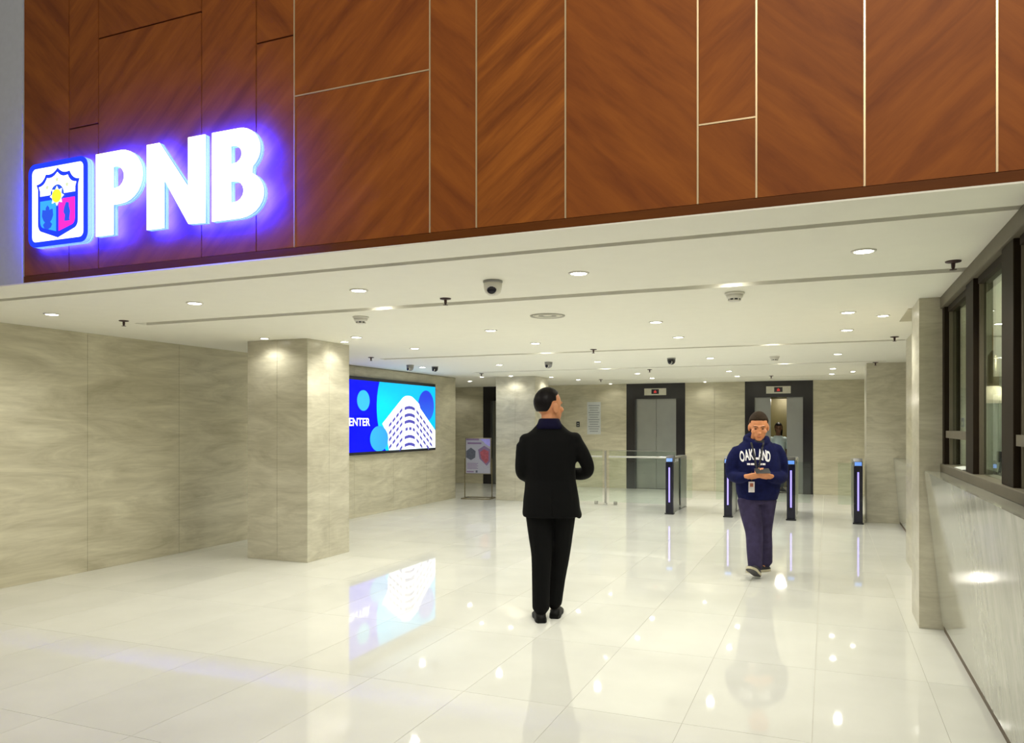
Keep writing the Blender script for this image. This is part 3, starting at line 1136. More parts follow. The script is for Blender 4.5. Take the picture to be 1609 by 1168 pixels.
scr('picture_circle', [clip(arc(12.35, 1.78, 1.49, 1.25, 0, 356, 60))], 1, 'screen_cyan', disp)
scr('picture_ball', [clip(arc(10.47, 1.872, .18, .166, 0, 352, 32))], 1, 'screen_ball', disp)
scr('picture_ball', [clip(arc(12.55, 1.83, .30, .285, 0, 352, 32))], 2, 'screen_ball_dark', disp)
bld = [(11.03, 1.50), (11.70, 1.955), (11.78, 1.985), (11.864, 1.996), (11.95, 1.994), (12.03, 1.98), (12.28, 1.86), (12.32, 1.78),
       (12.905, 1.37), (12.905, 1.047), (11.24, 1.047), (11.20, 1.2), (11.10, 1.42)]
bo = scr('picture_tower', [bld], 3, 'screen_white', disp)
scr('picture_ball', [clip(arc(10.935, 1.25, .278, .212, 0, 352, 32))], 4, 'screen_ball', disp)
# windows of the pictured tower
wins = []
for r, zc in enumerate((1.785, 1.655, 1.540, 1.410, 1.270, 1.135)):
    h = .030
    if r == 3:
        segs = [(11.79, 11.87), (11.92, 12.0), (12.05, 12.12)]
    else:
        segs = [(11.76, 12.12)]
    for a, b in segs:
        n = 6
        tp = [(a + (b - a) * i / n, zc + h - .9 * ((a + (b - a) * i / n - 11.93) ** 2)) for i in range(n + 1)]
        bt = [(y, z - 2 * h + .006) for y, z in tp]
        wins.append(tp + bt[::-1])
    for k in range(6):                      # receding rows left and right of the curved corner
        yl = 11.68 - .118 * k
        zl = zc - .035 - .078 * k
        lim = 11.22 + (.02 if zl < 1.3 else 0)
        if yl - .06 > lim and zl > 1.09:
            wins.append([(yl, zl + h), (yl - .088, zl + h - .058), (yl - .088, zl - h - .052), (yl, zl - h + .006)])
        yr = 12.18 + .125 * k
        zr = zc - .06 - .085 * k
        if yr + .08 < 12.88 and zr > 1.09:
            wins.append([(yr, zr + h), (yr + .092, zr + h - .063), (yr + .092, zr - h - .055), (yr, zr - h + .006)])
for wv in wins:
    scr('picture_window', [wv], 4, 'screen_window', disp)
tm = text_mesh('CENTER', .175, .001, .003, 1.0)
w0 = max(v.co.x for v in tm.vertices)
tm.transform(Matrix.Diagonal((.74 / w0, 1, 1, 1)))
tm.transform(Matrix.Rotation(PI / 2, 4, 'Z'))
w_ = max(v.co.y for v in tm.vertices)
tm.transform(Matrix.Translation((.0625 + .0022, 10.66 - 11.3 - w_, 1.468 - 1.0)))
link('picture_lettering', tm, 'screen_white', disp)
tag(sc, 'wide video screen showing a white tower on blue, on the left wall', 'screen')

# ------------------------------------------------------------------ poster on a stand
ps = empty('poster_stand', (-6.46, 13.95, 0), .12)
for s in (-1, 1):
    ob('leg', B().tube([(s * .285, 0, .012), (s * .285, 0, .80)], .011), 'stand_bronze', ps)
    ob('base_bar', B().box(s * .285 - .014, s * .285 + .014, -.20, .20, 0, .018, .003), 'stand_bronze', ps)
ob('base_bar', B().box(-.271, .271, -.20, -.172, 0, .018, .003), 'stand_bronze', ps)
ob('base_bar', B().box(-.271, .271, .172, .20, 0, .018, .003), 'stand_bronze', ps)
bd = ob('board', B().box(-.272, .272, -.012, .012, .49, 1.215, .003), 'stand_bronze', ps)
pst = ob('poster', B().box(-.255, .255, -.016, -.012, .505, 1.20), 'poster_paper', bd)


def pp(name, loop, m, l=0):
    me = shape2d([loop], .001)
    me.transform(Matrix.Translation((0, -.016 - l * .001, 0)))
    return link(name, me, m, pst)


pp('title_bar', [(-.25, 1.165), (.02, 1.165), (.02, 1.198), (-.25, 1.198)], 'poster_mauve')
pp('title_line', [(-.22, 1.09), (.07, 1.09), (.07, 1.125), (-.22, 1.125)], 'poster_mauve')
pp('corner_field', [(.04, 1.195), (.253, 1.195), (.253, 1.04), (.16, 1.09), (.10, 1.15)], 'poster_violet')
pp('photo_hexagon', [(-.25, .95), (-.15, 1.02), (-.05, .95), (-.06, .82), (-.15, .77), (-.25, .82)], 'poster_slate')
pp('photo_hexagon', [(.0, .98), (.13, 1.06), (.25, .99), (.25, .74), (.18, .66), (.03, .80)], 'poster_mauve')
pp('photo_round', [(.04, .93), (.12, .99), (.22, .95), (.22, .76), (.16, .70), (.07, .80)], 'poster_red', 1)
for k in range(5):
    pp('text_line', [(-.23, .70 - k * .026), (.0 - .02 * (k % 2), .70 - k * .026), (.0 - .02 * (k % 2), .71 - k * .026), (-.23, .71 - k * .026)], 'poster_mauve')
pp('footer_line', [(-.24, .525), (-.09, .525), (-.09, .55), (-.24, .55)], 'poster_mauve')
pp('footer_mark', [(-.05, .52), (-.01, .52), (-.01, .565), (-.05, .565)], 'poster_slate')
tag(ps, 'framed poster on a thin bronze floor stand beside the far column', 'poster stand')


# ------------------------------------------------------------------ turnstiles and glass barrier
def turnstile(x, y, label, wings):
    t = empty('turnstile', (x, y, 0))
    hw, ht, ln = .062, .955, 1.30
    ob('base_plate', B().box(-hw - .012, hw + .012, -.012, .085, 0, .022, .003), 'black_plastic', t)
    fp = ob('front_panel', B().box(-hw, hw, 0, .07, .022, .865, .006), 'black_gloss', t)
    ob('led_strip', B().box(-.012, .012, -.004, 0, .20, .775), 'led_purple', fp)
    rd = ob('reader', B().rings([[(-hw, 0, .866), (hw, 0, .866), (hw, .16, .866), (-hw, .16, .866)],
                                 [(-hw, .025, .935), (hw, .025, .935), (hw, .16, .975), (-hw, .16, .975)]]), 'black_plastic', t)
    ob('reader_screen', B().quad_plate([(-.048, -.001, .872), (.048, -.001, .872), (.048, .019, .925), (-.048, .019, .925)], (0, -.004, .001)), 'reader_blue', rd)
    ob('top_cover', B().box(-hw * .9, hw * .9, .165, ln, .905, .935, .006), 'steel', t)
    for s in (-1, 1):
        ob('side_panel', B().box(min(s * hw * .75, s * hw), max(s * hw * .75, s * hw), .075, .55, .022, .86, .004), 'steel_door', t)
        ob('rear_side_panel', B().box(min(s * hw * .75, s * hw), max(s * hw * .75, s * hw), .75, ln, .022, .90, .004), 'steel_door', t)
    ob('gate_post', B().lathe([(.035, .0), (.035, .90)], (0, .65, 0), n=16), 'steel_bright', t, smooth=True)
    ob('rear_cap', B().box(-hw, hw, ln - .001 + .002, ln + .05, 0, .93, .01), 'steel_bright', t)
    for s in wings:
        ob('glass_wing', B().box(min(s * .04, s * .27), max(s * .04, s * .27), .645, .655, .22, .88), 'glass_clear', t)
    tag(t, label, 'turnstile', 'speed gate turnstiles')
    return t


def quad_plate(s, q, d):
    s.rings([[Vector(p) for p in q], [Vector(p) + Vector(d) for p in q]])
    return s


B.quad_plate = quad_plate
turnstile(-2.413, 12.72, 'turnstile pedestal with purple light at the end of the glass barrier', (1,))
turnstile(-1.468, 12.66, 'turnstile pedestal with purple light left of the person in the hoodie', (-1, 1))
turnstile(-.516, 12.62, 'turnstile pedestal with purple light right of the person in the hoodie', (-1, 1))
turnstile(.430, 12.53, 'turnstile pedestal with purple light beside the sandstone pillar', (-1,))

YB = 13.82
gb = empty('glass_barrier', (-3.8, YB, 0))


def gx(x):
    return x + 3.8


for xp in (-3.80, -5.05):
    ob('post', B().box(gx(xp) - .018, gx(xp) + .018, -.02, .02, 0, 1.0, .003), 'steel', gb)
    ob('post_foot', B().box(gx(xp) - .03, gx(xp) + .03, -.03, .03, 0, .02, .003), 'steel', gb)
for a, b in ((-5.02, -3.86), (-3.73, -2.50)):
    ob('glass_pane', B().box(gx(a), gx(b), -.006, .006, .05, .998), 'glass_clear', gb)
    ob('top_edge', B().box(gx(a), gx(b), -.009, .009, .998, 1.008), 'steel', gb)
    ob('hand_rail', B().box(gx(a), gx(b), -.05, -.012, .875, .905, .004), 'steel_bright', gb)
    for q in (a + .12, b - .12):
        ob('pane_clamp', B().box(gx(q) - .03, gx(q) + .03, -.02, .02, 0, .06, .003), 'steel', gb)
tag(gb, 'clear glass barrier with steel rail between the suited person and the turnstiles', 'barrier')

# ------------------------------------------------------------------ small wall things
nb = empty('wall_notice', (-5.08, YE, 1.25))
ob('sheet', B().box(-.165, .165, -.008, -.001, 0, .76), 'notice_paper', nb)
for k in range(12):
    wv = .10 + .035 * ((k * 7) % 3) / 2
    ob('text_line', B().box(-wv, wv, -.0095, -.008, .06 + k * .055, .083 + k * .055), 'notice_ink', nb)
tag(nb, 'tall pale notice with grey lines on the lift wall', 'notice')
cb = empty('call_button', (-5.47, YE, 1.42))
ob('plate', B().box(-.04, .04, -.012, -.001, 0, .13, .003), 'black_plastic', cb)
for z in (.035, .085):
    ob('button', B().lathe([(.014, 0), (.012, .006)], n=12), 'cream_plate', cb, loc=(0, -.012, z), rot=(PI / 2, 0, 0))
tag(cb, 'small dark lift call button plate above the suited shoulder', 'button')

st = ob('sticker', B().box(-.0015, .0015, -.055, .055, 0, .075), 'sticker_blue', None, (XW + .094, 6.10, 1.465))
ob('sticker_print', B().box(-.003, -.0015, -.025, .025, .025, .05), 'paper', st)
ob('sticker_foot', B().box(-.003, -.0015, -.055, .055, 0, .012), 'paper', st)
tag(st, 'small blue sticker on the office window glass', 'sticker')
pa = ob('paper_sheet', B().rings([[(-.04, -.16, 0), (.045, -.16, .012), (.045, .15, .012), (-.04, .15, 0)],
                                  [(-.04, -.16, .004), (.045, -.16, .016), (.045, .15, .016), (-.04, .15, .004)]]), 'paper', None, (XW + .04, 5.62, ZS + .021))
tag(pa, 'white sheets of paper lying on the window sill', 'paper')
# desk with a monitor arm and a floor lamp behind the glass
dk = empty('office_desk', (1.50, 6.6, 0))
ob('desk_top', B().box(-.42, .40, -1.5, 1.6, .98, 1.02, .004), 'office_paint', dk)
for y in (-1.4, 0, 1.5):
    ob('panel_leg', B().box(-.38, .36, y - .015, y + .015, 0, .98), 'office_paint', dk)
tag(dk, 'pale desk inside the office behind the window', 'desk')
ma = empty('monitor_arm', (1.13, 6.30, 1.02))
ob('clamp', B().lathe([(.03, 0), (.03, .02), (.012, .03)], n=14), 'black_plastic', ma)
ob('lower_arm', B().tube([(-.06, 0, .02), (0, .0, .03), (.03, .1, .12)], .010), 'black_plastic', ma)
ob('upper_arm', B().tube([(-.03, -.1, .10), (.04, .16, .25)], .009), 'black_plastic', ma)
ob('head', B().box(.01, .06, .12, .20, .20, .28, .004), 'black_plastic', ma)
tag(ma, 'thin black arm standing on the office desk', 'desk arm')
pl_ = empty('pendant_lamp', (1.47, 8.55, 1.70))
ob('cord', B().lathe([(.006, .50), (.006, .719)], n=8), 'brass_strip', pl_)
ob('body', B().lathe([(.05, .16), (.055, .20), (.045, .45), (.012, .50)], n=16), 'stand_bronze', pl_, smooth=True)
ob('shade', B().lathe([(.17, 0), (.175, .03), (.10, .12), (.05, .16)], n=20), 'pendant_glow', pl_, smooth=True)
tag(pl_, 'slim pendant lamp with a bright flared shade inside the office', 'lamp')
for x, y, l in ((1.9, 8.2, 'added office fill lamp farthest behind the window'), (2.2, 5.4, 'added office fill lamp in the middle of the office'), (2.2, 2.8, 'added office fill lamp nearest behind the window')):
    downlight(x, y, l, 60, .06, group='added fill lamps inside the office')  # downlights added to brighten the room behind the glass


# ------------------------------------------------------------------ people
def frame3(face, up=(0, 0, 1)):
    f = Vector(face).normalized()
    r = f.cross(Vector(up)).normalized()
    u = r.cross(f).normalized()
    return Matrix((r, f, u)).transposed()


def add_head(b, c, R, s=1.0):
    c = Vector(c)

    def e(p, r):
        b.ball(c + R @ (Vector(p) * s), Vector(r) * s, R)
    e((0, -.012, .030), (.077, .097, .094))
    e((0, .032, -.035), (.061, .062, .082))
    e((0, .062, -.090), (.030, .026, .024))
    e((0, .030, -.072), (.052, .050, .040))
    e((0, .098, -.026), (.015, .020, .014))
    e((0, .088, -.004), (.010, .014, .030))
    e((0, .076, .026), (.048, .020, .013))
    e((0, .086, -.060), (.024, .011, .010))
    for q in (-1, 1):
        e((q * .079, -.008, -.012), (.011, .022, .033))
        e((q * .045, .062, -.022), (.022, .022, .022))


def add_hair(c, R, s, fn, name='hair', grow=1.06):
    """cap of hair over the skull; fn(d) -> 1 hair, 0 bare, for unit direction d in head axes (right, face, up)"""
    nu, nv = 56, 36
    bm = B()
    rs = []
    for j in range(1, nv):
        t = PI * j / nv
        row = []
        for i in range(nu):
            a = 2 * PI * i / nu
            d = Vector((math.sin(t) * math.cos(a), math.sin(t) * math.sin(a), -math.cos(t)))
            k = fn(d)
            g = (.86 + (grow - .86) * k) * (1 + .012 * k * random.uniform(-1, 1))
            p = Vector((0, -.012, .030)) + Vector((d.x * .077, d.y * .097, d.z * .096)) * g
            row.append(Vector(c) + R @ (p * s))
        rs.append(row)
    return bm.rings(rs)


def sstep(a, b, x):
    t = max(0, min(1, (x - a) / (b - a)))
    return t * t * (3 - 2 * t)


def add_hand(b, wrist, d, nrm, side, curl=.9, s=1.0, thumb=1.0):
    """wrist point, finger direction d, palm normal (fingers curl towards it), side=+1 thumb on d x nrm side"""
    d = Vector(d).normalized()
    n = (Vector(nrm) - d * Vector(nrm).dot(d)).normalized()
    l = d.cross(n) * side
    w0 = Vector(wrist)
    b.limb([w0 - d * .03 * s, w0, w0 + d * .03 * s, w0 + d * .075 * s, w0 + d * .092 * s],
           [(.026 * s, .020 * s), (.027 * s, .019 * s), (.036 * s, .017 * s), (.041 * s, .014 * s), (.036 * s, .011 * s)], 14, n)
    for k, (off, ln) in enumerate(((.030, .072), (.010, .080), (-.010, .075), (-.029, .060))):
        p = w0 + d * .084 * s + l * off * s
        pts = [p - d * .012 * s, p]
        a = 0.12
        for seg in (.42, .33, .25):
            a += curl * (.55 + .1 * k * .3)
            dd = d * math.cos(a) + n * math.sin(a)
            p = p + dd * ln * seg * s
            pts.append(p)
        b.limb(pts, [.0095 * s, .0098 * s, .009 * s, .008 * s, .006 * s], 8, l)
    p = w0 + d * .022 * s + l * .028 * s
    dd = (d * .75 + l * .65 + n * .35).normalized()
    d2 = (d * .95 + l * .1 + n * .45 * thumb).normalized()
    b.limb([p - dd * .015 * s, p + dd * .02 * s, p + dd * .038 * s + d2 * .012 * s, p + dd * .038 * s + d2 * .045 * s],
           [.014 * s, .0125 * s, .011 * s, .007 * s], 8, n)


def add_shoe(heel, yaw, pitch, L=.28, W=.048, m_up='shoe_black', m_sole='shoe_black', parent=None, m_tread=None):
    """heel: ground contact under the heel; yaw: toe direction angle from +x; pitch: toe lifted"""
    R = Matrix.Rotation(yaw, 3, 'Z') @ Matrix.Rotation(-pitch, 3, 'Y')
    h = Vector(heel)
    prof = [(-.01, .55, .045), (.02, .80, .075), (.07, .86, .088), (.12, .84, .078), (.17, .98, .058), (.22, .98, .046), (.26, .75, .038), (.285, .35, .028)]
    up, so = B(), B()
    k = L / .285
    rs, r2 = [], []
    for x, wf_, hh in prof:
        ring = []
        for i in range(16):
            a = 2 * PI * i / 16
            z = .022 + (hh - .022) * max(0, math.sin(a)) if math.sin(a) > 0 else .022
            ring.append(h + R @ Vector((x * k, W * wf_ * math.cos(a), z)))
        rs.append(ring)
        r2.append([h + R @ Vector((x * k * 1.01, W * wf_ * 1.06 * sx, z)) for sx, z in ((-1, 0.001), (1, 0.001), (1, .024), (-1, .024))])
    up.rings(rs)
    so.rings(r2)
    s_ = ob('shoe', up, m_up, parent, smooth=True)
    ob('sole', so, m_sole, s_)
    if m_tread:
        q = B()
        q.rings([[h + R @ Vector((x * k, W * wf_ * .95 * sx, z)) for sx, z in ((-1, -.003), (1, -.003), (1, .001), (-1, .001))] for x, wf_, hh in prof])
        ob('tread', q, m_tread, s_)
    return s_


def person(name, bodymesh, skin, loc, rz):
    o = link(name, bodymesh, skin, None, loc, (0, 0, rz))
    return o


def face_bits(c, R, s, parent, brow='hair_brown'):
    c = Vector(c)
    for q in (-1, 1):
        ob('eye', B().ball(c + R @ (Vector((q * .030, .078, .006)) * s), Vector((.011, .008, .0045)) * s, R, 12, 8), 'eye_dark', parent, smooth=True)
        ob('eyebrow', B().limb([c + R @ (Vector((q * .012, .096, .031)) * s), c + R @ (Vector((q * .032, .091, .033)) * s), c + R @ (Vector((q * .050, .077, .028)) * s)],
                               [.0025 * s, .0035 * s, .002 * s], 8), brow, parent, smooth=True)
    ob('mouth', B().ball(c + R @ (Vector((0, .092, -.060)) * s), Vector((.020, .006, .006)) * s, R, 12, 8), 'lip', parent, smooth=True)


# ---- suited person seen from behind (local x = viewer's right, y = away)
def suit_person():
    hc = (-.005, .015, 1.630)
    hR = frame3((.80, .60, .02))
    b = B()
    add_head(b, hc, hR, 1.13)
    b.limb([(-.006, .0, 1.40), (-.006, .0, 1.50), (-.01, .012, 1.60)], [.075, .060, .056], 16)
    b.torso([(.84, .01, 0, .13, .09), (.95, .01, 0, .15, .10), (1.05, .007, 0, .15, .09), (1.25, 0, 0, .165, .095), (1.38, 0, 0, .165, .08), (1.45, 0, 0, .08, .06)])
    for s, pts in ((1, [(.18, 0, 1.32), (.288, .0, 1.155), (.243, .10, 1.11), (.09, .24, 1.116)]), (-1, [(-.175, 0, 1.32), (-.203, 0, 1.14), (-.168, .10, 1.106), (-.09, .25, 1.116)])):
        b.chain(pts, [.042, .034, .032, .026])
    add_hand(b, (.09, .24, 1.115), (-.75, .6, .1), (-.5, -.75, .25), -1, .7)
    add_hand(b, (-.09, .25, 1.115), (.75, .6, .1), (.5, -.75, .25), 1, .7)
    LL = [(-.085, 0, .90), (-.066, -.02, .50), (-.072, -.035, .09)]
    LR = [(.095, 0, .90), (.084, .05, .50), (.036, .095, .09)]
    for q in (LL, LR):
        b.chain(q, [.075, .05, .035])
        b.limb([q[2], Vector(q[2]) + Vector((0, .03, -.04)), Vector(q[2]) + Vector((0, .12, -.058))], [.030, .026, .014])
    o = person('person', remeshed(b, .0062, 4), 'skin_back', (-1.955, 5.52, 0), YAW)

    def hf(d):
        top = sstep(.28, .40, d.z - .42 * d.y)                       # hairline above the brow
        back = sstep(-.74, -.60, d.z) * (1 - sstep(-.30, -.12, d.y + .35 * max(0, -d.z)))   # down to the nape
        side = sstep(.02, .14, d.z) * (1 - sstep(.10, .26, d.y))     # above the ears
        return max(top, back, side)
    link('hair', remeshed(add_hair(hc, hR, 1.13, hf, grow=1.075), .005, 2), 'hair_black', o)
    j = B()
    j.torso([(.792, .013, .0, .222, .145), (.83, .012, 0, .222, .148), (.92, .010, 0, .214, .146), (1.0, .008, 0, .202, .136), (1.075, .004, 0, .193, .126), (1.18, -.002, 0, .196, .128),
             (1.30, .000, 0, .205, .128), (1.37, .004, 0, .212, .118), (1.415, .004, 0, .192, .10), (1.45, .0, 0, .140, .086), (1.485, -.003, .0, .105, .078), (1.515, -.003, .0, .080, .074)])
    j.ball((-.175, 0, 1.375), (.060, .078, .052))
    j.ball((.182, 0, 1.385), (.060, .078, .052))
    j.chain([(.190, 0, 1.335), (.250, -.01, 1.26), (.290, .0, 1.155), (.245, .10, 1.11), (.10, .235, 1.118)], [.076, .058, .050, .050, .043])
    j.chain([(-.182, 0, 1.325), (-.197, -.01, 1.25), (-.205, .0, 1.14), (-.17, .10, 1.105), (-.10, .235, 1.118)], [.078, .066, .060, .056, .043])
    j.limb([(.20, .0, .86), (.222, .0, .80), (.226, .0, .775)], [(.05, .03), (.03, .025), (.012, .012)])
    jo = link('jacket', remeshed(j, .010, 4), 'suit_black', o)
    col_ = B()
    col_.torso([(1.46, -.004, -.004, .118, .086), (1.50, -.004, 0, .092, .082), (1.535, -.005, .004, .078, .074), (1.54, -.005, .004, .066, .064)])
    ob('collar', col_, 'collar_navy', jo, smooth=True)
    ob('back_vent', B().limb([(.012, -.149, .80), (.012, -.150, .90), (.012, -.140, 1.0)], [.002, .002, .001], 6), 'suit_black', jo)
    t = B()
    t.torso([(.80, .008, 0, .185, .125), (.90, .008, 0, .178, .12), (1.0, .008, 0, .165, .11)])
    t.chain([(-.088, 0, .86), (-.075, -.01, .65), (-.066, -.02, .50), (-.069, -.03, .30), (-.070, -.038, .10)], [.108, .090, .078, .070, .066])
    t.chain([(.102, 0, .86), (.092, .03, .65), (.084, .05, .50), (.058, .075, .30), (.038, .092, .11)], [.105, .086, .074, .066, .060])
    link('trousers', remeshed(t, .010, 3), 'suit_black', o)
    add_shoe((-.068, -.085, 0), PI / 2 + .06, .0, .29, .050, parent=o)
    add_shoe((.038, .045, 0), PI / 2 - .15, .0, .29, .050, parent=o)
    tag(o, 'person in a black suit seen from behind, head turned right', 'person')


suit_person()


# ---- person in the printed hoodie, walking towards the camera (local -y = towards the camera)
def hoodie_person():
    hc = (.012, -.060, 1.470)
    hR = frame3((-.22, -.90, -.32))
    b = B()
    add_head(b, hc, hR, 1.13)
    b.limb([(.015, .02, 1.25), (.012, -.005, 1.34), (.010, -.045, 1.42)], [.075, .062, .058], 16)
    b.torso([(.74, .02, 0, .13, .09), (.90, .02, 0, .15, .11), (1.1, .02, 0, .16, .11), (1.24, .015, 0, .165, .09), (1.32, .015, 0, .09, .07)])
    # arms: viewer's left and right
    aL = [(-.155, 0, 1.20), (-.210, .012, 1.12), (-.226, .015, 1.0), (-.203, -.10, .966), (-.150, -.215, .983)]
    aR = [(.182, 0, 1.22), (.240, .012, 1.13), (.260, .015, .99), (.198, -.11, .963), (.075, -.22, .983)]
    for q in (aL, aR):
        b.chain(q, [.042, .040, .036, .032, .027])
    add_hand(b, (-.142, -.232, .985), (.72, -.62, .16), (.5, .2, .85), -1, .75, 1.2)
    add_hand(b, (.062, -.235, .985), (-.78, -.55, .16), (-.5, .2, .85), 1, .75, 1.2)
    LL = [(-.075, 0, .78), (-.045, -.10, .42), (-.082, -.245, .11)]
    LR = [(.085, 0, .78), (.085, .02, .42), (.125, .10, .11)]
    for q in (LL, LR):
        b.chain(q, [.07, .05, .035])
        b.limb([q[2], Vector(q[2]) + Vector((-.01, -.02, -.03)), Vector(q[2]) + Vector((-.03, -.05, -.055))], [.030, .026, .016])
    o = person('person', remeshed(b, .0058, 3), 'skin', (-.665, 8.06, 0), YAW)

    def hf(d):
        hair_top = sstep(.22, .34, d.z - .28 * d.y)
        back = sstep(-.45, -.25, d.z) * (1 - sstep(-.12, .10, d.y))
        side = sstep(.0, .15, d.z) * (1 - sstep(.30, .42, d.y)) if abs(d.x) > .6 else 0
        return max(hair_top, back, side)
    link('hair', remeshed(add_hair(hc, hR, 1.13, hf, grow=1.10), .005, 2), 'hair_brown', o)
    face_bits(hc, hR, 1.13, o)
    h = B()
    h.torso([(.740, .022, 0, .190, .135), (.775, .022, 0, .198, .145), (.82, .022, -.005, .212, .160), (.95, .022, -.01, .222, .168), (1.08, .020, -.008, .218, .158),
             (1.19, .018, 0, .212, .142), (1.255, .016, .004, .205, .125), (1.300, .015, .008, .165, .108), (1.345, .012, .012, .098, .086)], p=2.3)
    h.chain([(-.160, .0, 1.215), (-.215, .01, 1.13), (-.228, .015, 1.0), (-.205, -.10, .965), (-.160, -.20, .978)], [.084, .076, .068, .060, .045])
    h.chain([(.186, .0, 1.235), (.245, .01, 1.14), (.262, .015, .99), (.20, -.11, .962), (.088, -.205, .975)], [.084, .078, .070, .062, .046])
    h.ball((.012, .065, 1.355), (.115, .075, .060))
    h.limb([(-.092, .03, 1.350), (-.082, -.03, 1.335), (-.04, -.085, 1.305), (.012, -.108, 1.290), (.064, -.085, 1.305), (.106, -.03, 1.335), (.116, .03, 1.350)], [.034, .032, .026, .022, .026, .032, .034])
    hm = remeshed(h, .009, 3)
    ho = link('hoodie', hm, 'hoodie_navy', o)
    ob('neck_shirt', B().ball((.012, -.085, 1.315), (.055, .03, .035)), 'shirt_black', ho, smooth=True)
    bvh = BVHTree.FromPolygons([v_.co.copy() for v_ in hm.vertices], [list(p.vertices) for p in hm.polygons])

    def drape(x, z, off):
        hit = bvh.ray_cast(Vector((x, -1, z)), Vector((0, 1, 0)))
        y = hit[0].y if hit[0] else -.15
        return Vector((x, y - off, z))
    # arched lettering across the chest
    word = 'OAKLAND'
    lb = bmesh.new()
    xs0, xs1 = -.178, .098
    for k, ch in enumerate(word):
        me = text_mesh(ch, .108, 0, .0035)
        u = (k + .5) / len(word)
        ang = (.5 - u) * .42
        wv = [v_.co.copy() for v_ in me.vertices]
        x0_, x1_ = min(p.x for p in wv), max(p.x for p in wv)
        cxl = xs0 + (xs1 - xs0) * u
        czl = 1.120 + .030 * (1 - (2 * u - 1) ** 2)
        bm = bmesh.new()
        bm.from_mesh(me)
        bmesh.ops.subdivide_edges(bm, edges=bm.edges[:], cuts=1)
        bmesh.ops.triangulate(bm, faces=bm.faces[:])
        mp = {}
        for v_ in bm.verts:
            xx = (v_.co.x - (x0_ + x1_) / 2) * (.040 / max(.02, x1_ - x0_))
            zz = v_.co.z * 1.32
            X = cxl + xx * math.cos(ang) - zz * math.sin(ang) * .5
            Z = czl + zz * math.cos(ang) + xx * math.sin(ang)
            mp[v_] = lb.verts.new(drape(X, Z, .004))
        for f in bm.faces:
            lb.faces.new([mp[v_] for v_ in f.verts])
        bm.free()
    me = bpy.data.meshes.new('lettering')
    lb.to_mesh(me)
    lb.free()
    link('chest_lettering', me, 'print_white', ho)
    for xa, xb_ in ((-.125, -.098), (-.092, -.062), (-.02, .01), (.016, .045)):
        ob('chest_print', B().rings([[drape(xa, 1.092, .005), drape(xb_, 1.092, .005), drape(xb_, 1.110, .005), drape(xa, 1.110, .005)],
                                     [drape(xa, 1.092, -.002), drape(xb_, 1.092, -.002), drape(xb_, 1.110, -.002), drape(xa, 1.110, -.002)]]), 'print_white', ho)
    # lanyard straps down the chest to the badge
    for sx in (-1, 1):
        q = B()
        rs = []
        for i in range(13):
            t = i / 12
            z = 1.315 - t * .275
            x = -.015 + sx * (.052 * (1 - t) + .006) - .02 * t
            p = drape(x, z, .009)
            rs.append([p + Vector((-.009, 0, 0)), p + Vector((.009, 0, 0)), p + Vector((.009, .004, 0)), p + Vector((-.009, .004, 0))])
        q.rings(rs)
        ob('lanyard', q, 'lanyard_black', ho)
    pc = drape(-.095, .90, .012)
    bd_ = ob('badge', B().box(-.030, .030, -.002, .002, -.105, 0, .002), 'badge_white', o, loc=pc + Vector((0, -.012, .03)), rot=(.02, 0, 0))
    ob('badge_photo', B().box(-.016, .016, -.0035, -.002, -.05, -.015), 'lip', bd_)
    ob('badge_strap', B().box(-.006, .006, -.001, .001, 0, .10), 'lanyard_black', bd_)
    t = B()
    t.torso([(.70, .02, 0, .160, .120), (.80, .02, 0, .168, .125), (.90, .02, 0, .155, .11)])
    t.chain([(-.068, 0, .74), (-.060, -.05, .58), (-.045, -.10, .42), (-.064, -.175, .26), (-.078, -.235, .095)], [.115, .100, .086, .078, .066])
    t.chain([(.096, 0, .74), (.088, .01, .58), (.085, .02, .42), (.108, .06, .26), (.128, .10, .09)], [.115, .100, .086, .080, .074])
    link('trousers', remeshed(t, .009, 3), 'trouser_plum', o)
    add_shoe((-.055, -.232, .012), PI + .95, .42, .27, .050, 'sneaker_dark', 'sneaker_sole', o, 'sneaker_tread')
    add_shoe((.165, .115, 0), PI + .42, .0, .27, .050, 'sneaker_dark', 'sneaker_sole', o, 'sneaker_tread')
    tag(o, 'person in a navy printed hoodie looking down at a phone', 'person')
    return o


hp = hoodie_person()
mw = Matrix.Translation(hp.location) @ Matrix.Rotation(YAW, 4, 'Z')
ph = empty('mobile_phone', mw @ Vector((-.040, -.335, 1.045)), YAW)
ob('case', B().box(-.072, .072, -.0045, .0045, -.036, .036, .003), 'black_plastic', ph, rot=(-.95, 0, .05))
ob('phone_screen', B().box(-.064, .064, .0046, .0052, -.032, .032), 'black_gloss', ph, rot=(-.95, 0, .05))
tag(ph, 'black mobile phone held in both hands of the hooded walker', 'phone')


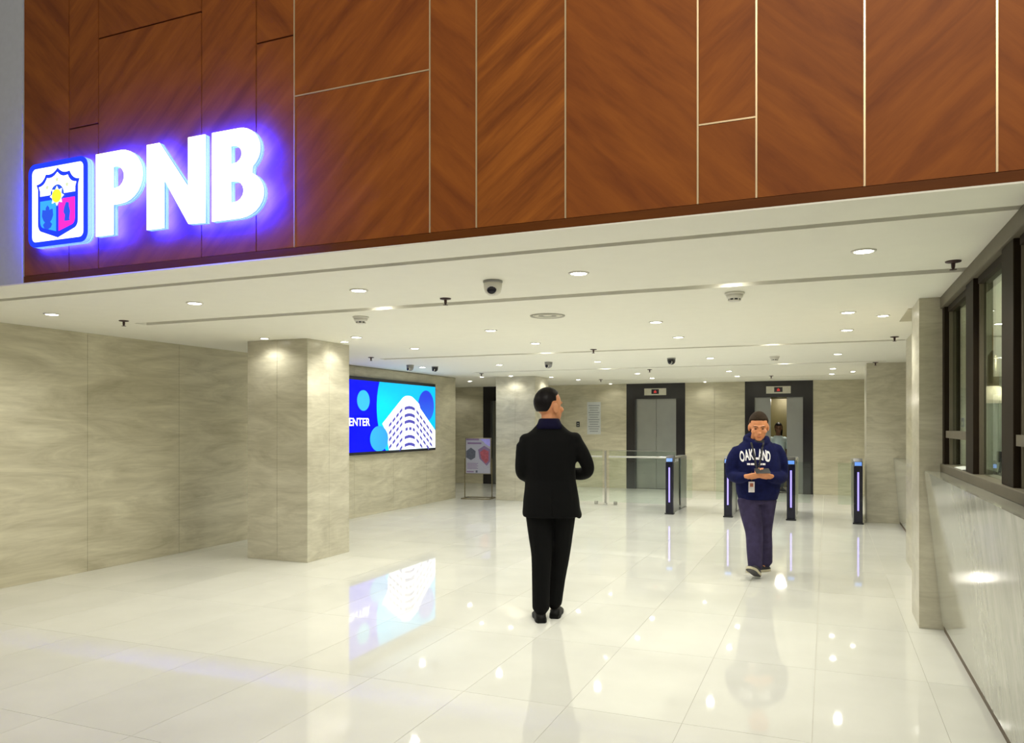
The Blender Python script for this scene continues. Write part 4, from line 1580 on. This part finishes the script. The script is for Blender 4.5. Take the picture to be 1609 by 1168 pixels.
# ---- person standing inside the open lift
def lift_person():
    hc = (0, -.02, 1.40)
    hR = frame3((-.25, -.95, -.12))
    b = B()
    add_head(b, hc, hR, .93)
    b.limb([(0, 0, 1.18), (0, 0, 1.27), (0, -.01, 1.33)], [.06, .05, .048], 14)
    b.torso([(.74, 0, 0, .11, .08), (.95, 0, 0, .12, .085), (1.15, 0, 0, .13, .075), (1.23, 0, 0, .06, .05)])
    for s in (-1, 1):
        b.chain([(s * .14, 0, 1.17), (s * .20, .01, .95), (s * .15, -.10, .78)], [.036, .030, .022])
        add_hand(b, (s * .15, -.10, .78), (-s * .1, -.3, -.95), (-s, 0, 0), s, .5, .9)
        b.chain([(s * .07, 0, .75), (s * .07, 0, .42), (s * .07, .01, .08)], [.06, .045, .03])
        b.limb([(s * .07, .01, .08), (s * .07, -.04, .035), (s * .075, -.12, .028)], [.03, .028, .018])
    pe = person('person', remeshed(b, .008, 3), 'skin_dark', (-1.005, 18.02, 0), YAW)

    def hf(d):
        return max(1 - sstep(-.05, .2, d.y - .1), sstep(.35, .5, d.z))
    link('hair', remeshed(add_hair(hc, hR, .95, hf, grow=1.12).limb([(.03, .07, 1.43), (.05, .07, 1.30), (.06, .06, 1.17)], [.09, .075, .04]), .008, 2), 'hair_black', pe)
    face_bits(hc, hR, .93, pe, 'hair_black')
    j = B()
    j.torso([(.80, 0, 0, .165, .115), (.95, 0, 0, .150, .11), (1.10, 0, 0, .165, .11), (1.18, 0, 0, .14, .09), (1.235, 0, 0, .075, .06)])
    for s in (-1, 1):
        j.chain([(s * .135, 0, 1.165), (s * .18, .0, 1.05), (s * .20, .01, .97)], [.062, .058, .055])
    link('blouse', remeshed(j, .010, 3), 'blouse', pe)
    t = B()
    t.torso([(.72, 0, 0, .15, .11), (.82, 0, 0, .15, .11), (.92, 0, 0, .14, .10)])
    for s in (-1, 1):
        t.chain([(s * .07, 0, .76), (s * .072, 0, .42), (s * .07, .01, .12)], [.085, .065, .058])
    link('trousers', remeshed(t, .010, 3), 'skirt_dark', pe)
    for s in (-1, 1):
        add_shoe((s * .07, .05, 0.004), -PI / 2 + s * .1, 0, .24, .042, parent=pe)
    tag(pe, 'person in a pale blouse standing inside the open lift', 'person')


lift_person()
